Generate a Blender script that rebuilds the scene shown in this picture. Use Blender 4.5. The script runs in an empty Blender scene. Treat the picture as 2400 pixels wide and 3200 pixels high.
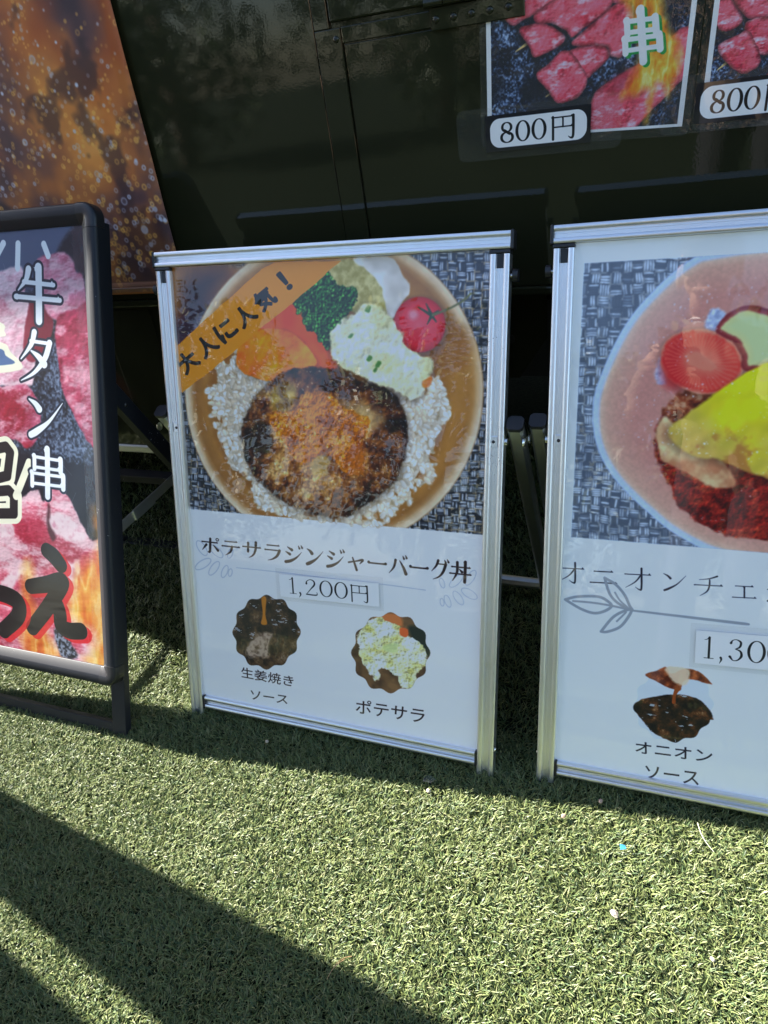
import bpy, bmesh, math, random
import numpy as np
from mathutils import Matrix, Vector

# ------------------------------------------------------------------ camera, sky, sun, exposure
SC = bpy.context.scene
COL = SC.collection
F = 2190.0                                   # focal length in photo pixels (2400 x 3200)
CAM = np.array([0.86273637, -0.75148397, 1.0929172])
RB = np.array([[0.931909142824352, -0.07954835747148296, 0.353860718848491],
               [0.3368881207716279, 0.5512754565024718, -0.7632835417726184],
               [-0.13435677728846687, 0.8305223837330217, 0.5405375347883593]])
RW = RB @ np.diag([1, -1, -1])               # photo ray (x right, y down, z forward) -> world
cd = bpy.data.cameras.new('camera')
cd.sensor_fit = 'HORIZONTAL'; cd.sensor_width = 36.0; cd.lens = 36.0 * F / 2400.0
cd.clip_start = 0.01; cd.clip_end = 500
cam = bpy.data.objects.new('camera', cd); COL.objects.link(cam)
m4 = Matrix([list(RB[i]) + [CAM[i]] for i in range(3)] + [[0, 0, 0, 1]])
cam.matrix_world = m4
SC.camera = cam

SUN = np.array([-1.49, 0.311, 1.0]); SUN /= np.linalg.norm(SUN)
w = bpy.data.worlds.new('World'); SC.world = w; w.use_nodes = True
nt = w.node_tree; bg = nt.nodes['Background']
sky = nt.nodes.new('ShaderNodeTexSky'); sky.sky_type = 'NISHITA'; sky.sun_disc = False
sky.sun_elevation = math.asin(SUN[2]); sky.sun_rotation = math.atan2(SUN[0], SUN[1])
sky.air_density = 1.0; sky.dust_density = 1.0; sky.ozone_density = 1.5
nt.links.new(sky.outputs[0], bg.inputs[0]); bg.inputs[1].default_value = 0.05
sl = bpy.data.lights.new('sun', 'SUN'); sl.energy = 5.0; sl.angle = math.radians(0.53); sl.color = (1, 0.95, 0.87)
so = bpy.data.objects.new('sun', sl); COL.objects.link(so)
so.rotation_euler = Vector(SUN).to_track_quat('Z', 'Y').to_euler(); so.location = (-3, 1, 4)
SC.view_settings.view_transform = 'Standard'; SC.view_settings.look = 'None'
SC.view_settings.gamma = 1.0; SC.view_settings.exposure = 2.80
SC.cycles.max_bounces = 8; SC.cycles.transparent_max_bounces = 12

rng = np.random.default_rng(7)
random.seed(5)

# ------------------------------------------------------------------ helpers: pixels to places
def ray(p):
    return RW @ np.array([(p[0] - 1200) / F, (p[1] - 1600) / F, 1.0])
def on_plane(p, pt, n):
    d = ray(p); return CAM + d * (np.dot(np.array(pt) - CAM, n) / np.dot(d, n))
def on_ground(p, z=0.0):
    return on_plane(p, (0, 0, z), np.array([0, 0, 1.0]))
def zoomed(x0, y0, s):
    return lambda *pts: [(x0 + x / s, y0 + y / s) for x, y in pts]
z1 = zoomed(0, 0, 2.074); z3 = zoomed(1400, 0, 1.659); z4 = zoomed(0, 600, 2.212); z5 = zoomed(0, 1500, 2.2114)
z6 = zoomed(460, 700, 1.406); z7 = zoomed(540, 1560, 1.508); z8 = zoomed(1600, 640, 2.011); zr = zoomed(1640, 1700, 2.183)

# ------------------------------------------------------------------ helpers: objects and meshes
def tag(o, label=None, cat=None, group=None, kind=None):
    for k, v in (('label', label), ('category', cat), ('group', group), ('kind', kind)):
        if v: o[k] = v
    return o
def link(name, me, mat=None, parent=None):
    o = bpy.data.objects.new(name, me); COL.objects.link(o)
    if mat is not None and me is not None and not me.materials: me.materials.append(mat)
    if parent is not None: o.parent = parent
    return o
def empty(name, M=None, parent=None):
    o = bpy.data.objects.new(name, None); COL.objects.link(o); o.empty_display_size = 0.05
    if M is not None: o.matrix_world = M
    if parent is not None: o.parent = parent
    return o
def mesh(name, verts, faces, smooth=None):
    me = bpy.data.meshes.new(name); me.from_pydata([tuple(map(float, v)) for v in verts], [], faces)
    bm = bmesh.new(); bm.from_mesh(me); bmesh.ops.recalc_face_normals(bm, faces=bm.faces); bm.to_mesh(me); bm.free()
    if smooth:
        me.polygons.foreach_set('use_smooth', [True] * len(me.polygons)); me.set_sharp_from_angle(angle=math.radians(smooth))
    me.update(); return me
def box_mesh(name, lo, hi, bevel=0.0, seg=2):
    bm = bmesh.new(); bmesh.ops.create_cube(bm, size=1)
    lo, hi = np.array(lo, float), np.array(hi, float)
    for v in bm.verts: v.co = Vector((lo + hi) / 2 + np.array(v.co) * (hi - lo))
    if bevel: bmesh.ops.bevel(bm, geom=bm.edges[:], offset=bevel, segments=seg, affect='EDGES', profile=0.5)
    me = bpy.data.meshes.new(name); bm.to_mesh(me); bm.free()
    return me
def extrude(name, prof, A, L, ea, eb, el, smooth=35):
    """profile points (a, b) carried from A along el by L"""
    A, ea, eb, el = map(np.array, (A, ea, eb, el)); n = len(prof)
    v = [A + ea * a + eb * b for a, b in prof] + [A + ea * a + eb * b + el * L for a, b in prof]
    f = [(i, (i + 1) % n, n + (i + 1) % n, n + i) for i in range(n)] + [tuple(range(n - 1, -1, -1)), tuple(range(n, 2 * n))]
    return mesh(name, v, f, smooth)
def bar_mesh(name, P, Q, wid, hei, side=(1, 0, 0), bevel=0.0015):
    """rectangular bar from P to Q, wid along side"""
    P, Q = np.array(P, float), np.array(Q, float); el = Q - P; L = np.linalg.norm(el); el /= L
    s = np.array(side, float); s -= el * np.dot(s, el); s /= np.linalg.norm(s); t = np.cross(el, s)
    a, b, c = wid / 2, hei / 2, bevel
    prof = [(-a, -b + c), (-a, b - c), (-a + c, b), (a - c, b), (a, b - c), (a, -b + c), (a - c, -b), (-a + c, -b)]
    return extrude(name, prof, P, L, s, t, el)
def cyl_mesh(name, P, axis, r, L, n=20, r2=None, dome=0.0):
    P = np.array(P, float); ax = np.array(axis, float); ax /= np.linalg.norm(ax)
    h = np.array([0, 0, 1.]) if abs(ax[2]) < .9 else np.array([1., 0, 0])
    s = np.cross(ax, h); s /= np.linalg.norm(s); t = np.cross(ax, s)
    rings = [(0, r), (L, r if r2 is None else r2)]
    if dome:
        rr = rings[-1][1]; rings += [(L + dome * .6, rr * .8), (L + dome, rr * .35)]
    v, f = [], []
    for l, q in rings:
        v += [P + ax * l + q * (s * math.cos(2 * math.pi * i / n) + t * math.sin(2 * math.pi * i / n)) for i in range(n)]
    for k in range(len(rings) - 1):
        f += [(k * n + i, k * n + (i + 1) % n, (k + 1) * n + (i + 1) % n, (k + 1) * n + i) for i in range(n)]
    f += [tuple(range(n)), tuple(range((len(rings) - 1) * n, len(rings) * n))]
    return mesh(name, v, f, 40)

# ------------------------------------------------------------------ materials
def mat(name, col, rough=0.5, metal=0.0, coat=0.0, spec=0.5, coat_rough=0.03):
    m = bpy.data.materials.new(name); m.use_nodes = True
    b = m.node_tree.nodes['Principled BSDF']
    b.inputs['Base Color'].default_value = (*col, 1); b.inputs['Roughness'].default_value = rough
    b.inputs['Metallic'].default_value = metal; b.inputs['Coat Weight'].default_value = coat
    b.inputs['Coat Roughness'].default_value = coat_rough; b.inputs['Specular IOR Level'].default_value = spec
    return m, m.node_tree, b
def node(nt, t, **kw):
    n = nt.nodes.new(t)
    for k, v in kw.items():
        if k in n.inputs: n.inputs[k].default_value = v
        else: setattr(n, k, v)
    return n
def ramp(nt, src, stops):
    r = nt.nodes.new('ShaderNodeValToRGB'); e = r.color_ramp.elements
    while len(e) < len(stops): e.new(0.5)
    for i, (p, c) in enumerate(stops): e[i].position = p; e[i].color = (*c, 1) if len(c) == 3 else c
    nt.links.new(src, r.inputs[0]); return r.outputs[0]
def mixc(nt, fac, a, b):
    n = nt.nodes.new('ShaderNodeMix'); n.data_type = 'RGBA'
    for s, v in ((0, fac), (6, a), (7, b)):
        if hasattr(v, 'is_output'): nt.links.new(v, n.inputs[s])
        else: n.inputs[s].default_value = v if s == 0 else (*v, 1)
    return n.outputs[2]
def bump(nt, b, h, strength, dist):
    n = node(nt, 'ShaderNodeBump', Strength=strength, Distance=dist); nt.links.new(h, n.inputs['Height'])
    nt.links.new(n.outputs[0], b.inputs['Normal']); return n

def metal_mat(name, col, rough, wear=True):
    m, t, b = mat(name, col, rough, 1.0)
    tc = node(t, 'ShaderNodeTexCoord')
    n1 = node(t, 'ShaderNodeTexNoise', Scale=60.0, Detail=3.0); t.links.new(tc.outputs['Object'], n1.inputs['Vector'])
    r = t.nodes.new('ShaderNodeMapRange'); r.inputs[3].default_value = rough - 0.07; r.inputs[4].default_value = rough + 0.10
    t.links.new(n1.outputs[0], r.inputs[0]); t.links.new(r.outputs[0], b.inputs['Roughness'])
    if wear:
        n2 = node(t, 'ShaderNodeTexNoise', Scale=420.0, Detail=2.0); t.links.new(tc.outputs['Object'], n2.inputs['Vector'])
        n3 = node(t, 'ShaderNodeTexNoise', Scale=9.0, Detail=2.0); t.links.new(tc.outputs['Object'], n3.inputs['Vector'])
        mu = node(t, 'ShaderNodeMath', operation='MULTIPLY'); t.links.new(n2.outputs[0], mu.inputs[0]); t.links.new(n3.outputs[0], mu.inputs[1])
        f = ramp(t, mu.outputs[0], [(0.475, (0, 0, 0)), (0.495, (1, 1, 1))])
        t.links.new(mixc(t, f, col, (0.06, 0.06, 0.07)), b.inputs['Base Color'])
    return m
M_ALU = metal_mat('brushed_aluminium', (0.80, 0.81, 0.83), 0.34)
M_ALU2 = metal_mat('leg_aluminium', (0.62, 0.63, 0.62), 0.38, False)
M_STEEL = metal_mat('bright_steel', (0.72, 0.72, 0.70), 0.22, False)
M_BLACK = mat('black_plastic', (0.012, 0.012, 0.014), 0.38)[0]

def black_frame_mat():
    m, t, b = mat('black_anodised_frame', (0.010, 0.0115, 0.016), 0.45, 0.0, 0.0, 0.35)
    tc = node(t, 'ShaderNodeTexCoord')
    n = node(t, 'ShaderNodeTexNoise', Scale=260.0, Detail=3.0); t.links.new(tc.outputs['Object'], n.inputs['Vector'])
    n2 = node(t, 'ShaderNodeTexNoise', Scale=14.0, Detail=2.0); t.links.new(tc.outputs['Object'], n2.inputs['Vector'])
    geo = node(t, 'ShaderNodeNewGeometry')
    mu = node(t, 'ShaderNodeMath', operation='MULTIPLY'); t.links.new(n.outputs[0], mu.inputs[0]); t.links.new(n2.outputs[0], mu.inputs[1])
    f = ramp(t, mu.outputs[0], [(0.455, (0, 0, 0)), (0.475, (1, 1, 1))])
    t.links.new(mixc(t, f, (0.010, 0.0115, 0.016), (0.45, 0.45, 0.45)), b.inputs['Base Color'])
    return m
M_BFRAME = black_frame_mat()

def truck_mat(name='olive_truck_paint', wear=1.0):
    m, t, b = mat(name, (0.016, 0.0172, 0.0078), 0.40, 0.0, 0.75, 0.06, 0.03)
    tc = node(t, 'ShaderNodeTexCoord')
    n = node(t, 'ShaderNodeTexNoise', Scale=5.0, Detail=4.0); t.links.new(tc.outputs['Object'], n.inputs['Vector'])
    base = ramp(t, n.outputs[0], [(0.3, (0.0135, 0.0148, 0.0062)), (0.7, (0.0185, 0.0195, 0.0085))])
    mp = node(t, 'ShaderNodeMapping'); mp.inputs['Scale'].default_value = (9, 9, 42); mp.inputs['Rotation'].default_value = (0.0, 0.25, 0.0)
    t.links.new(tc.outputs['Object'], mp.inputs[0])
    n2 = node(t, 'ShaderNodeTexNoise', Scale=6.0, Detail=6.0, Roughness=0.7); t.links.new(mp.outputs[0], n2.inputs['Vector'])
    f = ramp(t, n2.outputs[0], [(0.715, (0, 0, 0)), (0.75, (0.7 * wear,) * 3)])
    t.links.new(mixc(t, f, base, (0.16, 0.155, 0.12)), b.inputs['Base Color'])
    n3 = node(t, 'ShaderNodeTexNoise', Scale=260.0, Detail=1.0); t.links.new(tc.outputs['Object'], n3.inputs['Vector'])
    n4 = node(t, 'ShaderNodeTexNoise', Scale=3.0, Detail=1.0); t.links.new(tc.outputs['Object'], n4.inputs['Vector'])
    ad = node(t, 'ShaderNodeMath', operation='MULTIPLY_ADD'); t.links.new(n4.outputs[0], ad.inputs[0]); ad.inputs[1].default_value = 14.0
    t.links.new(n3.outputs[0], ad.inputs[2])
    bp = bump(t, b, ad.outputs[0], 0.035, 0.0006); t.links.new(bp.outputs[0], b.inputs['Coat Normal'])
    return m
M_TRUCK = truck_mat()
M_DARK = mat('dark_underbody', (0.012, 0.012, 0.011), 0.7)[0]
M_RUBBER = mat('tyre_rubber', (0.02, 0.02, 0.02), 0.8)[0]

def film_mat():
    m = bpy.data.materials.new('clear_laminate_film'); m.use_nodes = True; t = m.node_tree
    t.nodes.remove(t.nodes['Principled BSDF'])
    tr = node(t, 'ShaderNodeBsdfTransparent'); tr.inputs[0].default_value = (0.99, 0.99, 0.99, 1)
    gl = node(t, 'ShaderNodeBsdfGlossy', Roughness=0.06)
    df = node(t, 'ShaderNodeBsdfDiffuse'); df.inputs[0].default_value = (0.7, 0.72, 0.74, 1)
    tc = node(t, 'ShaderNodeTexCoord'); n = node(t, 'ShaderNodeTexNoise', Scale=35.0, Detail=2.0); t.links.new(tc.outputs['Object'], n.inputs['Vector'])
    bp = node(t, 'ShaderNodeBump', Strength=0.6, Distance=0.004); t.links.new(n.outputs[0], bp.inputs['Height']); t.links.new(bp.outputs[0], gl.inputs['Normal'])
    fr = node(t, 'ShaderNodeFresnel', IOR=1.5); t.links.new(bp.outputs[0], fr.inputs['Normal'])
    m0 = node(t, 'ShaderNodeMixShader'); m0.inputs[0].default_value = 0.012
    t.links.new(tr.outputs[0], m0.inputs[1]); t.links.new(df.outputs[0], m0.inputs[2])
    ge = node(t, 'ShaderNodeNewGeometry'); fm = node(t, 'ShaderNodeMath', operation='SUBTRACT', use_clamp=True); fh = node(t, 'ShaderNodeMath', operation='MULTIPLY'); fh.inputs[1].default_value = .6; t.links.new(fr.outputs[0], fh.inputs[0]); t.links.new(fh.outputs[0], fm.inputs[0]); t.links.new(ge.outputs['Backfacing'], fm.inputs[1])
    mx = node(t, 'ShaderNodeMixShader'); t.links.new(fm.outputs[0], mx.inputs[0])
    t.links.new(m0.outputs[0], mx.inputs[1]); t.links.new(gl.outputs[0], mx.inputs[2])
    t.links.new(mx.outputs[0], t.nodes['Material Output'].inputs[0]); return m
M_FILM = film_mat()

# ------------------------------------------------------------------ a small painter for the printed sheets
def vnoise(h, w, cell, seed):
    cx, cy = cell if isinstance(cell, tuple) else (cell, cell)
    g = np.random.default_rng(seed); gy, gx = int(h / cy) + 3, int(w / cx) + 3
    q = g.random((gy, gx), dtype=np.float32)
    y = np.arange(h, dtype=np.float32) / cy; x = np.arange(w, dtype=np.float32) / cx
    iy, ix = y.astype(int), x.astype(int); fy, fx = y - iy, x - ix
    fy = (fy * fy * (3 - 2 * fy))[:, None]; fx = (fx * fx * (3 - 2 * fx))[None]
    r0, r1 = q[iy], q[iy + 1]
    return (r0[:, ix] * (1 - fx) + r0[:, ix + 1] * fx) * (1 - fy) + (r1[:, ix] * (1 - fx) + r1[:, ix + 1] * fx) * fy
def fbm(h, w, cell, seed, octv=4, gain=0.55):
    s, a, tot = 0, 1.0, 0
    for o in range(octv):
        if (min(cell) if isinstance(cell, tuple) else cell) < 1.3: break
        s = s + a * vnoise(h, w, cell, seed + o * 31); tot += a; a *= gain; cell = tuple(c / 2 for c in cell) if isinstance(cell, tuple) else cell / 2
    return s / tot
def sstep(a, b, x): t = np.clip((x - a) / (b - a), 0, 1); return t * t * (3 - 2 * t)
def spline(pts, n=8, closed=False):
    P = np.array(pts, float); out = []; N = len(P)
    rngk = range(N if closed else N - 1)
    for i in rngk:
        if closed: p0, p1, p2, p3 = P[i - 1], P[i], P[(i + 1) % N], P[(i + 2) % N]
        else: p0, p1, p2, p3 = P[max(i - 1, 0)], P[i], P[i + 1], P[min(i + 2, N - 1)]
        for k in range(n):
            t = k / n
            out.append(0.5 * (2 * p1 + (p2 - p0) * t + (2 * p0 - 5 * p1 + 4 * p2 - p3) * t * t + (3 * p1 - p0 - 3 * p2 + p3) * t ** 3))
    if not closed: out.append(P[-1])
    return np.array(out)
RGB = lambda *c: np.array(c, np.float32) / 255.0

def text_tris(s):
    cu = bpy.data.curves.new('t', 'FONT'); cu.body = s; cu.size = 1.0
    ob = bpy.data.objects.new('t', cu); COL.objects.link(ob)
    dg = bpy.context.evaluated_depsgraph_get(); ev = ob.evaluated_get(dg); me = ev.to_mesh(); me.calc_loop_triangles()
    V = np.array([v.co[:2] for v in me.vertices]); T = [tuple(t.vertices) for t in me.loop_triangles]
    ev.to_mesh_clear(); bpy.data.objects.remove(ob); bpy.data.curves.remove(cu)
    return V, T
TXT = {}

class Sheet:
    """a printed sheet: a flat rectangle at O with edges eu*W, ev*H, painted at res texels per metre"""
    def __init__(s, O, eu, ev, W, H, res):
        s.O, s.eu, s.ev = (np.array(q, float) for q in (O, eu, ev)); s.W, s.H, s.res = W, H, res
        s.n = np.cross(s.eu, s.ev); s.w, s.h = int(W * res), int(H * res)
        s.a = np.ones((s.h, s.w, 3), np.float32); s.seed = 1
    def P(s, pts):
        out = []
        for p in pts:
            q = on_plane(p[:2], s.O, s.n) - s.O
            out.append((np.dot(q, s.eu) * s.res, (s.H - np.dot(q, s.ev)) * s.res) + tuple(p[2:]))
        return np.array(out, float)
    def scale(s, p):                     # texels per photo pixel at p
        a, b = s.P([tuple(p[:2]), (p[0] + 10, p[1])]); return np.hypot(*(b - a)[:2]) / 10
    def noise(s, cell, octv=4, gain=0.55):
        s.seed += 97; return fbm(s.h, s.w, cell, s.seed, octv, gain)
    def worley(s, cell, warp=.35):            # lumps: 1 in the middle of a lump, 0 in the creases
        s.seed += 53; g = np.random.default_rng(s.seed); gy, gx = int(s.h / cell) + 4, int(s.w / cell) + 4
        jx, jy = g.random((gy, gx), dtype=np.float32), g.random((gy, gx), dtype=np.float32)
        Y, X = np.mgrid[0:s.h, 0:s.w].astype(np.float32); X = X / cell + 1 + warp * (s.noise(cell * .9, 2) - .5) * 2; Y = Y / cell + 1 + warp * (s.noise(cell * .9, 2) - .5) * 2
        ix, iy = np.clip(X.astype(int), 1, gx - 2), np.clip(Y.astype(int), 1, gy - 2); f1 = np.full(X.shape, 9, np.float32); f2 = f1.copy()
        for dy in (-1, 0, 1):
            for dx in (-1, 0, 1):
                a, b = iy + dy, ix + dx; d = np.hypot(b + jx[a, b] - X, a + jy[a, b] - Y); f2 = np.minimum(f2, np.maximum(d, f1)); f1 = np.minimum(f1, d)
        return np.clip(1 - f1 / .85, 0, 1), np.clip((f2 - f1) * 2.2, 0, 1)
    def sdf(s, Q, pad):
        x0, y0 = np.floor(Q.min(0) - pad).astype(int); x1, y1 = np.ceil(Q.max(0) + pad).astype(int)
        x0, y0, x1, y1 = max(x0, 0), max(y0, 0), min(x1, s.w), min(y1, s.h)
        if x1 <= x0 or y1 <= y0: return None
        X, Y = np.meshgrid(np.arange(x0, x1) + .5, np.arange(y0, y1) + .5)
        X = X.astype(np.float32); Y = Y.astype(np.float32)
        d = np.full(X.shape, 1e9, np.float32); ins = np.zeros(X.shape, bool)
        for (ax, ay), (bx, by) in zip(Q, np.roll(Q, -1, 0)):
            ex, ey = bx - ax, by - ay; L = ex * ex + ey * ey + 1e-9
            t = np.clip(((X - ax) * ex + (Y - ay) * ey) / L, 0, 1)
            d = np.minimum(d, (X - ax - t * ex) ** 2 + (Y - ay - t * ey) ** 2)
            if ay != by: ins ^= ((ay > Y) != (by > Y)) & (X < (bx - ax) * (Y - ay) / (by - ay) + ax)
        d = np.sqrt(d); return (slice(y0, y1), slice(x0, x1)), np.where(ins, -d, d)
    def poly(s, pts, soft=1.0, wob=0.0, cell=20, smooth=True, tex=False, octv=3):
        Q = np.array(pts, float) if tex else s.P(pts)
        if smooth: Q = spline(Q, 5, True)
        r = s.sdf(Q, soft + wob + 2); m = np.zeros((s.h, s.w), np.float32)
        if r is None: return m
        sl, d = r
        if wob: d = d + (s.noise(cell, octv)[sl] - .5) * 2 * wob
        m[sl] = np.clip(.5 - d / (2 * max(soft, .5)), 0, 1); return m
    def depth(s, pts, smooth=True):          # texels inside the outline (0 outside)
        Q = s.P(pts)
        if smooth: Q = spline(Q, 5, True)
        r = s.sdf(Q, 2); m = np.zeros((s.h, s.w), np.float32)
        if r is not None: m[r[0]] = np.maximum(-r[1], 0)
        return m
    def mix(s, m, c, k=1.0):
        ys = np.where(m.any(1))[0]
        if not len(ys): return
        xs = np.where(m.any(0))[0]; sl = (slice(ys[0], ys[-1] + 1), slice(xs[0], xs[-1] + 1))
        mm = (m[sl] * k)[..., None]; c = np.asarray(c, np.float32)
        s.a[sl] = s.a[sl] * (1 - mm) + (c[sl] if c.ndim == 3 else c) * mm
    def blur(s, m, r=2, n=2):                 # lens softness of the printed photograph, where m is set
        x = s.a.copy()
        for _ in range(n):
            x = sum(np.roll(x, i, 0) for i in range(-r, r + 1)) / (2 * r + 1); x = sum(np.roll(x, i, 1) for i in range(-r, r + 1)) / (2 * r + 1)
        s.mix(m, x)
    def under(s, pts, dx, dy, soft, k):        # contact shade of one food on another inside the printed photograph
        s.mix(s.poly([(x + dx, y + dy) for x, y in pts], soft), RGB(40, 24, 16), k)
    def emb(s, h, k, st=2):                  # printed relief of a photographed texture
        d = (h - np.roll(h, (-st, -st), (0, 1))) * k
        return np.clip(1 + d, .35, 1.7)[..., None]
    def grad(s, f, stops):                   # field 0..1 -> colours
        f = np.asarray(f, np.float32); out = np.empty(f.shape + (3,), np.float32)
        xs = [p for p, _ in stops]
        for k in range(3): out[..., k] = np.interp(f, xs, [c[k] for _, c in stops])
        return out
    def stroke_mask(s, Q, aa=0.8):           # Q: texel x, y, radius
        m = np.zeros((s.h, s.w), np.float32); r = Q[:, 2].max() + 2
        x0, y0 = np.floor(Q[:, :2].min(0) - r).astype(int); x1, y1 = np.ceil(Q[:, :2].max(0) + r).astype(int)
        x0, y0, x1, y1 = max(x0, 0), max(y0, 0), min(x1, s.w), min(y1, s.h)
        if x1 <= x0 or y1 <= y0: return m
        X, Y = np.meshgrid(np.arange(x0, x1) + .5, np.arange(y0, y1) + .5); d = np.full(X.shape, 1e9)
        for a, b in zip(Q[:-1], Q[1:]):
            e = b[:2] - a[:2]; L = e @ e + 1e-9
            t = np.clip(((X - a[0]) * e[0] + (Y - a[1]) * e[1]) / L, 0, 1)
            d = np.minimum(d, np.hypot(X - a[0] - t * e[0], Y - a[1] - t * e[1]) - (a[2] + (b[2] - a[2]) * t))
        m[y0:y1, x0:x1] = np.clip(.5 - d / (2 * aa), 0, 1); return m
    def line(s, pts, c, k=1.0, smooth=True):  # pts in photo px with radius in photo px
        f = s.scale(pts[0]); Q = s.P(pts); Q[:, 2] *= f
        if smooth and len(Q) > 2: Q = spline(Q, 6)
        s.mix(s.stroke_mask(Q), c, k)
    def quad(s, corners):                     # unit square (y down) -> texels; corners tl, tr, br, bl in photo px
        A = s.P(corners)
        def f(u, v): return A[0] * (1 - u) * (1 - v) + A[1] * u * (1 - v) + A[2] * u * v + A[3] * (1 - u) * v
        return f
    def glyph(s, g, corners, grow=0.0, wmul=1.0):
        f = s.quad(corners); A = s.P(corners); em = (np.hypot(*(A[1] - A[0])) + np.hypot(*(A[3] - A[0]))) / 2
        m = np.zeros((s.h, s.w), np.float32)
        for st in GLYPH[g]:
            if st[0] == 'poly':
                Q = np.array([f(x, y) for x, y in st[1]]); r = s.sdf(Q, 3 + grow * em)
                if r is not None: m[r[0]] = np.maximum(m[r[0]], np.clip(.5 - (r[1] - grow * em) / 1.6, 0, 1))
                continue
            Q = np.array([(*f(x, y), ww * em * .5 * wmul + grow * em) for x, y, ww in st])
            if len(Q) > 2: Q = spline(Q, 6)
            m = np.maximum(m, s.stroke_mask(Q))
        return m
    def text(s, string, corners, bold=0.0):   # a font line filling the quad
        if string not in TXT: TXT[string] = text_tris(string)
        V, T = TXT[string]; lo, hi = V.min(0), V.max(0); f = s.quad(corners)
        Q = np.array([f((x - lo[0]) / (hi[0] - lo[0]), (hi[1] - y) / (hi[1] - lo[1])) for x, y in V]); SS = 3
        m = np.zeros((s.h, s.w), np.float32)
        x0, y0 = np.maximum(np.floor(Q.min(0)).astype(int) - 4, 0); x1 = min(int(Q[:, 0].max()) + 5, s.w); y1 = min(int(Q[:, 1].max()) + 5, s.h)
        if x1 <= x0 or y1 <= y0: return m
        big = np.zeros(((y1 - y0) * SS, (x1 - x0) * SS), bool); q = (Q - (x0, y0)) * SS
        for t in T:
            a, b, c = q[list(t)]; mn = np.floor(np.min([a, b, c], 0)).astype(int); mx = np.ceil(np.max([a, b, c], 0)).astype(int) + 1
            mn = np.maximum(mn, 0); mx = np.minimum(mx, (big.shape[1], big.shape[0]))
            if (mx <= mn).any(): continue
            X, Y = np.meshgrid(np.arange(mn[0], mx[0]) + .5, np.arange(mn[1], mx[1]) + .5)
            e = lambda p, r: (r[0] - p[0]) * (Y - p[1]) - (r[1] - p[1]) * (X - p[0])
            e1, e2, e3 = e(a, b), e(b, c), e(c, a)
            big[mn[1]:mx[1], mn[0]:mx[0]] |= ((e1 >= 0) & (e2 >= 0) & (e3 >= 0)) | ((e1 <= 0) & (e2 <= 0) & (e3 <= 0))
        k = int(round(bold * SS))
        if k:
            o = big.copy()
            for dx in range(-k, k + 1):
                for dy in range(-k, k + 1):
                    if dx * dx + dy * dy <= k * k: o |= np.roll(np.roll(big, dx, 1), dy, 0)
            big = o
        m[y0:y1, x0:x1] = big.reshape(y1 - y0, SS, x1 - x0, SS).mean((1, 3)); return m
    def grains(s, region, n, size, cols, ar=2.2, dark=None, seed=3):
        g = np.random.default_rng(seed); ys, xs = np.where(region > .5)
        if not len(ys): return
        for i in g.integers(0, len(ys), n):
            x, y = xs[i], ys[i]; L = size * g.uniform(.7, 1.25); b = L / ar * g.uniform(.8, 1.2); th = g.uniform(0, 3.14)
            R = int(L) + 2; x0, x1, y0, y1 = max(x - R, 0), min(x + R, s.w), max(y - R, 0), min(y + R, s.h)
            X, Y = np.meshgrid(np.arange(x0, x1) - x, np.arange(y0, y1) - y)
            u = X * math.cos(th) + Y * math.sin(th); v = -X * math.sin(th) + Y * math.cos(th)
            q = np.sqrt((u / L) ** 2 + (v / b) ** 2); c = cols[g.integers(len(cols))] * g.uniform(.9, 1.06)
            if dark is not None:
                ms = np.clip((1.32 - q) * b * .6, 0, 1)[..., None] * .55; s.a[y0:y1, x0:x1] = s.a[y0:y1, x0:x1] * (1 - ms) + dark * ms
            m = np.clip((1 - q) * b, 0, 1)[..., None]; sh = (1.0 + .10 * (-v / b - u / L * .3))[..., None]
            s.a[y0:y1, x0:x1] = s.a[y0:y1, x0:x1] * (1 - m) + np.clip(c * sh, 0, 1) * m
    def image(s, name, gain=1.0):
        im = bpy.data.images.new(name, s.w, s.h); px = np.ones((s.h, s.w, 4), np.float32)
        x = s.a * gain; l = x.mean(2, keepdims=True); x = l + (x - l) * 1.16; x = (x - .5) * 1.06 + .488; px[..., :3] = np.clip(x, .03, .94)[::-1]; im.pixels.foreach_set(px.ravel()); im.update(); return im
    def build(s, name, material, parent, M, nu=24, nv=24, wave=0.0):
        """mesh in the parent's frame (M = parent's world matrix)"""
        Mi = np.array(M.inverted()); v, f, uv = [], [], []
        for j in range(nv + 1):
            for i in range(nu + 1):
                u, t = i / nu, j / nv
                off = wave * (math.sin(u * 5.1 + 1.3) * math.sin(t * 7.3 + .4) + .5 * math.sin(t * 17 + u * 4)) if wave else 0
                p = s.O + s.eu * s.W * u + s.ev * s.H * t + s.n * off
                v.append((Mi @ np.append(p, 1))[:3]); uv.append((u, t))
        f = [(j * (nu + 1) + i, j * (nu + 1) + i + 1, (j + 1) * (nu + 1) + i + 1, (j + 1) * (nu + 1) + i) for j in range(nv) for i in range(nu)]
        me = bpy.data.meshes.new(name); me.from_pydata([tuple(map(float, q)) for q in v], [], f)
        L = me.uv_layers.new(name='UVMap'); idx = np.empty(len(me.loops), np.int32); me.loops.foreach_get('vertex_index', idx)
        L.data.foreach_set('uv', np.array(uv, np.float32)[idx].ravel())
        me.polygons.foreach_set('use_smooth', [nu > 8] * len(f)); me.update()
        return link(name, me, material, parent)

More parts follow.
